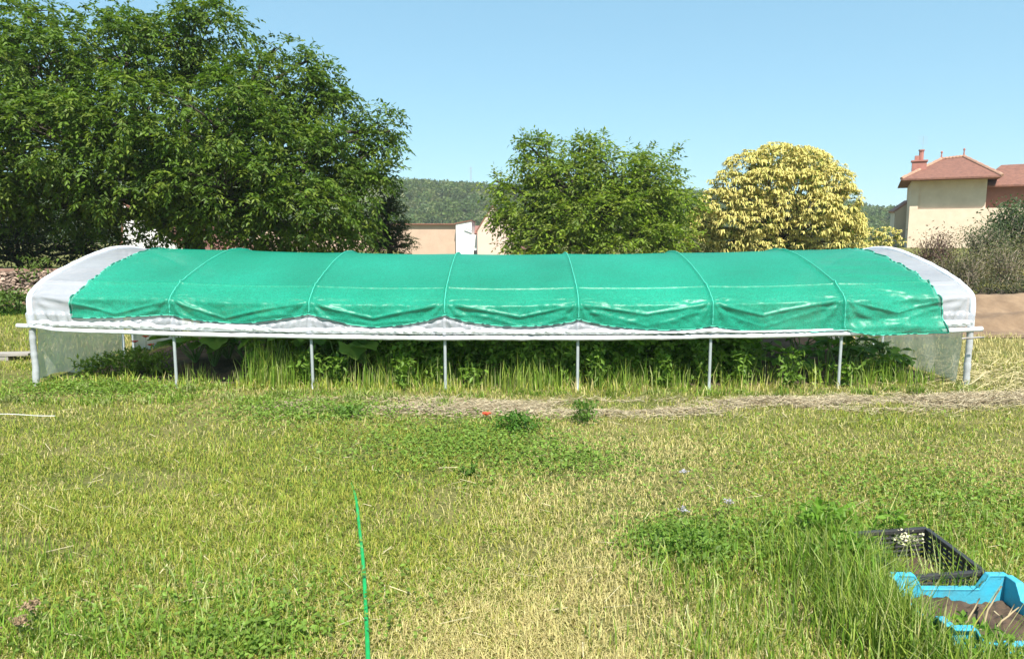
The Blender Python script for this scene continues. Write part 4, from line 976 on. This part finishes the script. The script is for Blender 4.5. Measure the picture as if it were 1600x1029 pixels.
# twiggy shrubs on the bank
PAL_SCRUB = np.array([[0.14, 0.14, 0.07], [0.19, 0.17, 0.09], [0.10, 0.115, 0.05], [0.25, 0.21, 0.13]])
def scrub(px, py, Y, rx, ry, label, pal, nt=160, leaf=900, lw=(0.07, 0.032), tw=(0.22, 0.18, 0.13), nm='scrub_bush'):
    c = P(px, py, Y); s = Y / F; r = np.array([rx * s, rx * s * 0.8, ry * s]); g = float(gz(c[0], Y)); root = thing(nm, label, 'bush', (c[0], Y, g)); st = MB(); lf = MB()
    b0 = np.array([c[0], Y, min(g, c[2] - r[2])])
    pts, v = lump_points(c, r, nt, 0.3)
    for k in range(nt):
        b = b0 + np.array([rng.normal(0, r[0] * 0.4), rng.normal(0, r[1] * 0.4), 0])
        st.tube(limb(b, pts[k], 0.12, 5), np.linspace(0.018, 0.006, 5), 4, np.array(tw) * rng.uniform(0.6, 1.3), cap=False)
    leaf = int(leaf * 1.5); i = rng.integers(0, nt, leaf); q = pts[i] + rng.normal(0, 0.16, (leaf, 3))
    leaf_quads(lf, q, rdir(leaf, 0.2), norm(rng.normal(0, 0.6, (leaf, 3)) + np.array([0, 0, 1])), lw[0] * rng.uniform(0.7, 1.4, leaf), lw[1] * rng.uniform(0.7, 1.3, leaf), pal[rng.integers(0, len(pal), leaf)] * rng.uniform(0.7, 1.25, leaf)[:, None])
    keep(root, st.build('twigs', VC, root), lf.build('foliage', LEAF, root))
PG = np.array([[0.10, 0.13, 0.06], [0.14, 0.17, 0.08], [0.08, 0.10, 0.05]])
scrub(1462, 388, 19.5, 30, 26, 'reddish twiggy bush behind the right shoulder of the tunnel', np.array([[0.17, 0.12, 0.09], [0.22, 0.16, 0.11]]), 150, 700, tw=(0.16, 0.10, 0.085))
scrub(1500, 425, 18.5, 44, 34, 'grey brown thorny bush low on the bank', PAL_SCRUB, 260, 1600)
scrub(1560, 420, 19, 50, 40, 'pale dry bush in the middle of the bank', PAL_SCRUB * 1.2, 260, 1800)
scrub(1545, 378, 20.5, 40, 26, 'olive green bush under the beige house wall', PG, 170, 1900)
scrub(1590, 345, 21, 40, 30, 'grey green leafy bush at the top right of the bank', PG * np.array([0.8, 0.95, 0.9]), 120, 1700, (0.10, 0.05))
scrub(1640, 400, 20, 60, 50, 'dense olive bush at the right edge of the picture', PAL_SCRUB, 260, 2200)
scrub(1575, 458, 17.2, 60, 16, 'low bramble coloured dark for the shadow under the scrub behind the soil mound', np.array([[0.06, 0.07, 0.03], [0.09, 0.09, 0.045]]), 260, 1500, tw=(0.09, 0.07, 0.055))  # low bush added in dark colours, painting the shadow gap beneath the scrub
scrub(1440, 420, 20.5, 34, 30, 'brown bare bush beside the right end of the tunnel', PAL_SCRUB, 170, 900)

# ------------------------------------------------------------------ buildings
def plaster(name, c1, c2): return mat_plain(name, c1, c2, 1.6, 0.9, 0.25, 30, detail=10)
def tiles(name, c1, c2):
    m, nt, out = newmat(name); L = nt.links
    tc = N(nt, 'ShaderNodeTexCoord'); b = N(nt, 'ShaderNodeBsdfPrincipled'); b.inputs['Roughness'].default_value = 0.9
    nz = N(nt, 'ShaderNodeTexNoise'); nz.inputs['Scale'].default_value = 5; nz.inputs['Detail'].default_value = 10; nz.inputs['Roughness'].default_value = 0.8; L.new(tc.outputs['Object'], nz.inputs['Vector'])
    rp = N(nt, 'ShaderNodeValToRGB'); rp.color_ramp.elements[0].position = 0.35; rp.color_ramp.elements[1].position = 0.66
    rp.color_ramp.elements[0].color = (*c2, 1); rp.color_ramp.elements[1].color = (*c1, 1); L.new(nz.outputs['Fac'], rp.inputs['Fac']); L.new(rp.outputs['Color'], b.inputs['Base Color'])
    br = N(nt, 'ShaderNodeTexBrick'); br.inputs['Scale'].default_value = 7; br.inputs['Mortar Size'].default_value = 0.04; L.new(tc.outputs['Object'], br.inputs['Vector'])
    bp = N(nt, 'ShaderNodeBump'); bp.inputs['Strength'].default_value = 0.6; bp.inputs['Distance'].default_value = 0.04; L.new(br.outputs['Fac'], bp.inputs['Height']); bp.invert = True
    L.new(bp.outputs['Normal'], b.inputs['Normal']); L.new(b.outputs[0], out.inputs[0]); return m
BEIGE = plaster('beige_plaster', (0.72, 0.57, 0.43), (0.60, 0.46, 0.34)); PINKP = plaster('pink_plaster', (0.66, 0.50, 0.41), (0.58, 0.43, 0.35))
WHITEP = plaster('white_plaster', (0.82, 0.80, 0.77), (0.74, 0.72, 0.69)); REDP = plaster('red_plaster', (0.25, 0.13, 0.10), (0.20, 0.10, 0.075)); TANP = plaster('tan_plaster', (0.52, 0.37, 0.27), (0.45, 0.32, 0.235))
TILE = tiles('clay_tiles', (0.30, 0.135, 0.09), (0.15, 0.068, 0.05)); BRICK = plaster('chimney_brick', (0.45, 0.20, 0.16), (0.33, 0.14, 0.11))

A0 = np.array([23.4, 42.0]); ang = radians(-27); u2 = np.array([cos(ang), sin(ang)]); n2 = np.array([-u2[1], u2[0]])
def HM(V):
    V = np.asarray(V, float); xy = A0 + V[:, :1] * u2 + V[:, 1:2] * n2
    return np.c_[xy, V[:, 2]]
hb = float(gz(24, 40)) - 0.3
house = thing('beige_house', 'beige plastered house with hipped red tile roof at the right', 'house', (A0[0], A0[1], hb))
def hown(o): keep(house, o); return o
mb = MB(); mb.box((0, 0.12, 3.45), (3.75, 5.6, 5.12), None, HM); mb.box((-0.001, 0.004, 3.45), (0.42, 0.119, 5.10), None, HM); hown(mb.build('upper_wall', BEIGE, house))
mb = MB(); mb.box((0, 0.0, hb), (13, 5.6, 3.445), None, HM); hown(mb.build('lower_wall', BEIGE, house))
mb = MB(); mb.box((3.76, 1.0, 3.45), (13, 5.5, 4.75), None, HM); hown(mb.build('wing_wall', REDP, house))
def hip(x0, x1, y0, y1, ze, zr, ridge, th=0.09):
    V = [[x0, y0, ze], [x1, y0, ze], [x1, y1, ze], [x0, y1, ze], [ridge[0], ridge[1], zr], [ridge[2], ridge[3], zr + 0.1]]
    V = V + [[x0, y0, ze - th], [x1, y0, ze - th], [x1, y1, ze - th], [x0, y1, ze - th]]
    return V, [[0, 1, 5, 4], [1, 2, 5], [2, 3, 4, 5], [3, 0, 4], [0, 6, 7, 1], [1, 7, 8, 2], [2, 8, 9, 3], [3, 9, 6, 0], [9, 8, 7, 6]]
mb = MB(); V, f = hip(-0.55, 4.3, -0.85, 6.2, 5.16, 6.5, (1.6, 2.7, 2.75, 2.7)); mb.add(HM(V), f)
rf = hown(mb.build('roof', TILE, house))
mb = MB()
for (a, b) in (((-0.55, -0.85, 5.17), (1.6, 2.7, 6.52)), ((4.3, -0.85, 5.17), (2.75, 2.7, 6.62)), ((1.6, 2.7, 6.52), (2.75, 2.7, 6.62))):
    q = HM(np.array([a, b])); t = np.linspace(0, 1, 14)[:, None]; mb.tube(q[0] * (1 - t) + q[1] * t, 0.09 + 0.025 * (np.arange(14) % 2), 7)
o = mb.build('ridge_tiles', tiles('ridge_tiles', (0.55, 0.33, 0.22), (0.32, 0.16, 0.11)), rf)
mb = MB(); V, f = hip(3.35, 13.6, 0.25, 6.0, 4.72, 6.05, (4.7, 3.0, 12, 3.0)); mb.add(HM(V), f); hown(mb.build('wing_roof', TILE, house))
mb = MB(); mb.box((0.0, 0.7, 5.2), (0.75, 1.3, 6.25), None, HM); mb.box((-0.06, 0.64, 6.25), (0.81, 1.36, 6.33), None, HM)
mb.box((0.12, 0.82, 6.33), (0.36, 1.15, 6.60), None, HM)
ch = mb.build('chimney', BRICK, rf)
mb = MB(); q = HM(np.array([[0.45, 1.0, 6.33]]))[0]; mb.tube(np.array([q, q + [0, 0, 0.55]]), 0.13, 9); mb.tube(np.array([q + [0, 0, .55], q + [0, 0, .62]]), 0.17, 9); mb.build('chimney_pot', BRICK, ch, False)
mb = MB()
for e in ((1.6, 2.7, 6.55), (2.75, 2.7, 6.65)):
    q = HM(np.array([e]))[0]; mb = MB(); mb.tube(np.array([q, q + [0, 0, .3], q + [0, 0, .34], q + [0, 0, .4], q + [0, 0, .46]]), np.array([0.05, 0.03, 0.06, 0.06, 0.01]), 6); mb.build('finial', BRICK, rf)
# antenna on the chimney
mb = MB(); q = HM(np.array([[0.5, 1.0, 6.3]]))[0]; mb.tube(np.array([q, q + [0, 0, 1.45]]), 0.010, 5)
for k in range(5): mb.tube(np.array([q + [-0.3, 0, 1.0 + .1 * k], q + [0.3, 0.05, 1.0 + .1 * k]]), 0.006, 4)
mb.build('antenna', GALV, ch)

def prism_house(name, label, x0, x1, Y, depth, base, eave, apex, ridge_dir, wm, rm, overhang=0.25, apex_x=None, cat='house'):
    root = thing(name, label, cat, ((x0 + x1) / 2, Y, base)); mb = MB(); rb = MB(); ax = (x0 + x1) / 2 if apex_x is None else apex_x
    if ridge_dir == 'y':
        mb.prism([(x0, base), (x1, base), (x1, eave), (ax, apex), (x0, eave)], depth, lambda V: np.c_[V[:, 0], V[:, 1] + Y, V[:, 2]])
        for (xa, xb) in ((x0, ax), (x1, ax)):
            d = np.array([xb - xa, apex - eave]); d = d / np.linalg.norm(d); nn = np.array([-d[1], d[0]]) * (1 if xb > xa else -1)
            o_ = [(xa - d[0] * overhang, eave - d[1] * overhang), (xb, apex), (xb, apex + 0.14), (xa - d[0] * overhang + nn[0] * .12, eave - d[1] * overhang + nn[1] * .12)]
            rb.prism([(p[0], p[1] + 0.004) for p in o_], depth + 0.1, lambda V: np.c_[V[:, 0], V[:, 1] + Y - 0.03, V[:, 2]])
    else:
        mb.box((x0, Y, base), (x1, Y + depth, eave))
        V = [[x0 - .1, Y - overhang, eave + .004], [x1 + .1, Y - overhang, eave + .004], [x1 + .1, Y + depth, eave + .004], [x0 - .1, Y + depth, eave + .004], [x0 - .1, Y - overhang, eave + .1], [x1 + .1, Y - overhang, eave + .1], [x1 + .1, Y + depth, apex], [x0 - .1, Y + depth, apex]]
        rb.add(V, [[3, 2, 1, 0], [4, 5, 6, 7], [0, 1, 5, 4], [1, 2, 6, 5], [2, 3, 7, 6], [3, 0, 4, 7]])
    keep(root, mb.build('wall', wm, root), rb.build('roof', rm, root)); return root
def Z(py, Y): return P(800, py, Y)[2]
def Xp(px, Y): return P(px, 380, Y)[0]
prism_house('tan_building', 'long low tan building beyond the tunnel, left of the white wall', Xp(400, 64), Xp(712, 64), 64, 8, -0.5, Z(351, 64), Z(348.5, 64), 'x', TANP, TILE, 0.3)
# white narrow building with a top that climbs to the right
root = thing('white_annex', 'narrow bright white building between the tan and pink walls', 'house', (Xp(728, 63), 63, -0.5))
a, b = Xp(712.5, 63), Xp(737, 63)
mb = MB(); mb.prism([(a, -0.5), (Xp(746, 63), -0.5), (Xp(746, 63), Z(368, 63)), (b, Z(366, 63)), (b, Z(345, 63)), (a, Z(350, 63))], 6, lambda V: np.c_[V[:, 0], V[:, 1] + 63, V[:, 2]])
w = mb.build('wall', WHITEP, root); 
mb = MB(); mb.prism([(a - .05, Z(350, 63) + .01), (b + .05, Z(345, 63) + .01), (b + .05, Z(345, 63) + .09), (a - .05, Z(350, 63) + .09)], 6.2, lambda V: np.c_[V[:, 0], V[:, 1] + 62.9, V[:, 2]])
r = mb.build('roof', TILE, root)
mb = MB(); mb.tube(np.array([[Xp(726, 62.9), 62.8, Z(356, 62.8)], [Xp(737.5, 62.9), 62.8, Z(360.5, 62.8)]]), 0.05, 6); g_ = mb.build('gutter', GALV, root)
mb = MB(); mb.box((Xp(740, 62.9), 62.95, Z(397, 63)), (Xp(744.5, 62.9), 62.997, Z(391, 63))); w2 = mb.build('window', BLACKP, root)
keep(root, w, r, g_, w2)
prism_house('red_roofed_shed', 'small shed with a red roof squeezed behind the pink gable', Xp(733, 68), Xp(756, 68), 68, 5, -0.5, Z(364, 68), Z(351, 68), 'x', PINKP, tiles('shed_tiles', (0.42, 0.20, 0.16), (0.30, 0.13, 0.10)), 0.3, cat='shed')
prism_house('pink_gable_house', 'pink house showing its steep plain gable beside the green tree', Xp(746, 62), Xp(806, 62), 62, 9, -0.5, Z(361, 62), Z(323, 62), 'y', PINKP, TILE, 0.12, Xp(769.5, 62))
prism_house('lean_to', 'low pale lean-to at the foot of the pink gable', Xp(800, 58), Xp(850, 58), 58, 3.5, -0.5, Z(392, 58), Z(385, 58), 'x', plaster('pale_plaster', (0.70, 0.6, 0.52), (0.62, 0.53, 0.45)), TILE, 0.2, cat='shed')
# white house behind the walnut
prism_house('white_house', 'white house glimpsed through the walnut tree', Xp(190, 29), Xp(296, 29), 29, 8, -0.2, Z(396, 29), Z(320, 29), 'y', WHITEP, TILE, 0.1, Xp(198, 29))
prism_house('small_pink_house', 'small pale house with a pink roof just left of the beige house', Xp(1395, 46), Xp(1416, 46), 46, 0.5, 0, Z(331, 46), Z(316, 46), 'y', plaster('cream_plaster', (0.66, 0.56, 0.45), (0.58, 0.49, 0.38)), tiles('pink_tiles', (0.50, 0.30, 0.25), (0.38, 0.2, 0.16)), 0.1, Xp(1416, 46))

# ------------------------------------------------------------------ wooded hill
def hill_z(x, y):
    cr = np.interp(x, [-900, -400, -150, -60, -10, 60, 130, 190, 230, 400, 900], [20, 34, 32, 28, 25.5, 24, 20, 14, 9, 6, 2])
    return cr * sstep(200, 350, y) * (1 - 0.3 * sstep(360, 700, y)) + 3.0 * (fbm(x * 0.02, y * 0.02, 88) - 0.5) * sstep(200, 260, y)
A, B = np.meshgrid(np.linspace(-900, 900, 150), np.linspace(190, 800, 60), indexing='ij')
mb = MB(); mb.grid(np.stack([A, B, hill_z(A, B) - 0.4], -1)); tag(mb.build('hill', mat_plain('hill_scrub', (0.16, 0.17, 0.08), (0.08, 0.10, 0.04), 0.06, 0.95), None, True), kind='structure')
mb = MB(); n = 5200
x = rng.uniform(-190, 260, n); y = rng.uniform(205, 372, n)
clear = fbm(x * 0.035, y * 0.035, 99) < 0.66
x = x[clear]; y = y[clear]; n = len(x)
r = rng.uniform(1.3, 3.0, n); c = np.c_[x, y, hill_z(x, y) + r * 0.5]
pal = np.array([[0.08, 0.13, 0.03], [0.11, 0.16, 0.036], [0.14, 0.17, 0.05], [0.065, 0.105, 0.03]])
tint = pal[rng.integers(0, 4, n)] * rng.uniform(0.75, 1.25, n)[:, None]
K = 46   # leaf clumps on each crown
v = rdir(n * K, 0.35); pos = np.repeat(c, K, axis=0) + v * np.repeat(r, K)[:, None] * np.array([1, 1, 0.85]) * rng.uniform(0.75, 1.05, n * K)[:, None]
leaf_quads(mb, pos, norm(rng.normal(0, 1, v.shape)), norm(v + rng.normal(0, 0.5, v.shape)), rng.uniform(0.9, 1.7, n * K), rng.uniform(0.7, 1.2, n * K), np.repeat(tint, K, axis=0) * rng.uniform(0.8, 1.2, n * K)[:, None])
tag(mb.build('hill_forest', LEAF), 'distant woodland covering the hill', 'woodland', kind='stuff')
# lattice mast on the hill
mx = P(736, 288, 352); root = thing('lattice_mast', 'thin faint lattice mast on the wooded hilltop', 'mast', (mx[0], 352, mx[2] - 3)); mb = MB()
H_ = 11.5
for sx in (-1, 1):
    for sy in (-1, 1): mb.tube(np.array([[sx * 0.5, sy * 0.5, 0], [sx * 0.15, sy * 0.15, H_]]), 0.06, 4)
for k in range(9):
    h0 = H_ * k / 9; h1 = H_ * (k + 1) / 9; w0 = 0.5 - 0.35 * k / 9; w1 = 0.5 - 0.35 * (k + 1) / 9
    mb.tube(np.array([[-w0, -w0, h0], [w1, -w1, h1]]), 0.04, 4); mb.tube(np.array([[w0, -w0, h0], [-w1, -w1, h1]]), 0.04, 4)
mb.build('mast_frame', GALV, root)
mb = MB(); mb.tube(np.array([[-1.6, 0, H_ * 0.8], [1.6, 0, H_ * 0.8]]), 0.05, 4); mb.tube(np.array([[-1.2, 0, H_ * 0.92], [1.2, 0, H_ * 0.92]]), 0.05, 4); mb.build('cross_arm', GALV, root)

# ------------------------------------------------------------------ the air
hm_ = bpy.data.materials.new('haze'); hm_.use_nodes = True; hn = hm_.node_tree; hn.nodes.clear()
ho = hn.nodes.new('ShaderNodeOutputMaterial'); hv = hn.nodes.new('ShaderNodeVolumePrincipled')
hv.inputs['Color'].default_value = (0.93, 0.96, 0.95, 1); hv.inputs['Density'].default_value = 0.0004; hv.inputs['Anisotropy'].default_value = 0.0
hn.links.new(hv.outputs[0], ho.inputs['Volume'])
mb = MB(); mb.box((-1700, -90, -12), (1700, 2400, 62)); tag(mb.build('haze', hm_), 'thin summer haze over the fields and hill', 'haze', kind='stuff')

# ------------------------------------------------------------------ light, sky, camera
EL = radians(54); AZ = radians(9)      # sun behind the camera, a little to its right
sd = np.array([sin(AZ) * cos(EL), -cos(AZ) * cos(EL), sin(EL)])
sun = bpy.data.lights.new('sun', 'SUN'); sun.energy = 5.0; sun.angle = radians(0.53); sun.color = (1.0, 0.955, 0.88)
so = bpy.data.objects.new('sun', sun); COL.objects.link(so)
from mathutils import Vector
so.rotation_euler = Vector(tuple(sd)).to_track_quat('Z', 'Y').to_euler(); so.location = (0, -20, 40)
w = bpy.data.worlds.new("World"); scene.world = w; w.use_nodes = True
nt = w.node_tree; bg = nt.nodes['Background']
sk = nt.nodes.new('ShaderNodeTexSky'); sk.sky_type = 'NISHITA'; sk.sun_disc = False
sk.sun_elevation = EL; sk.sun_rotation = pi - AZ; sk.air_density = 1.0; sk.dust_density = 0.0; sk.ozone_density = 6.0; sk.altitude = 200
wb = nt.nodes.new('ShaderNodeMix'); wb.data_type = 'RGBA'; wb.blend_type = 'MULTIPLY'; wb.inputs[0].default_value = 1.0; wb.inputs[7].default_value = (1.36, 2.02, 2.16, 1)
gm = nt.nodes.new('ShaderNodeGamma'); gm.inputs['Gamma'].default_value = 0.45; nt.links.new(sk.outputs[0], gm.inputs[0]); nt.links.new(gm.outputs[0], wb.inputs[6]); nt.links.new(wb.outputs[2], bg.inputs[0]); bg.inputs[1].default_value = 0.109

cam = bpy.data.cameras.new('camera'); co = bpy.data.objects.new('camera', cam); COL.objects.link(co)
co.location = (0, 0, HC); co.rotation_euler = (pi / 2 - PITCH, 0, 0)
cam.sensor_width = 36; cam.lens = F / 1600 * 36; cam.clip_end = 5000; cam.clip_start = 0.05
scene.camera = co
vs_ = scene.view_settings; vs_.view_transform = 'Standard'; vs_.look = 'None'; vs_.exposure = 0.93; vs_.gamma = 1.0
scene.cycles.max_bounces = 8; scene.cycles.transparent_max_bounces = 12
scene.cycles.use_denoising = True
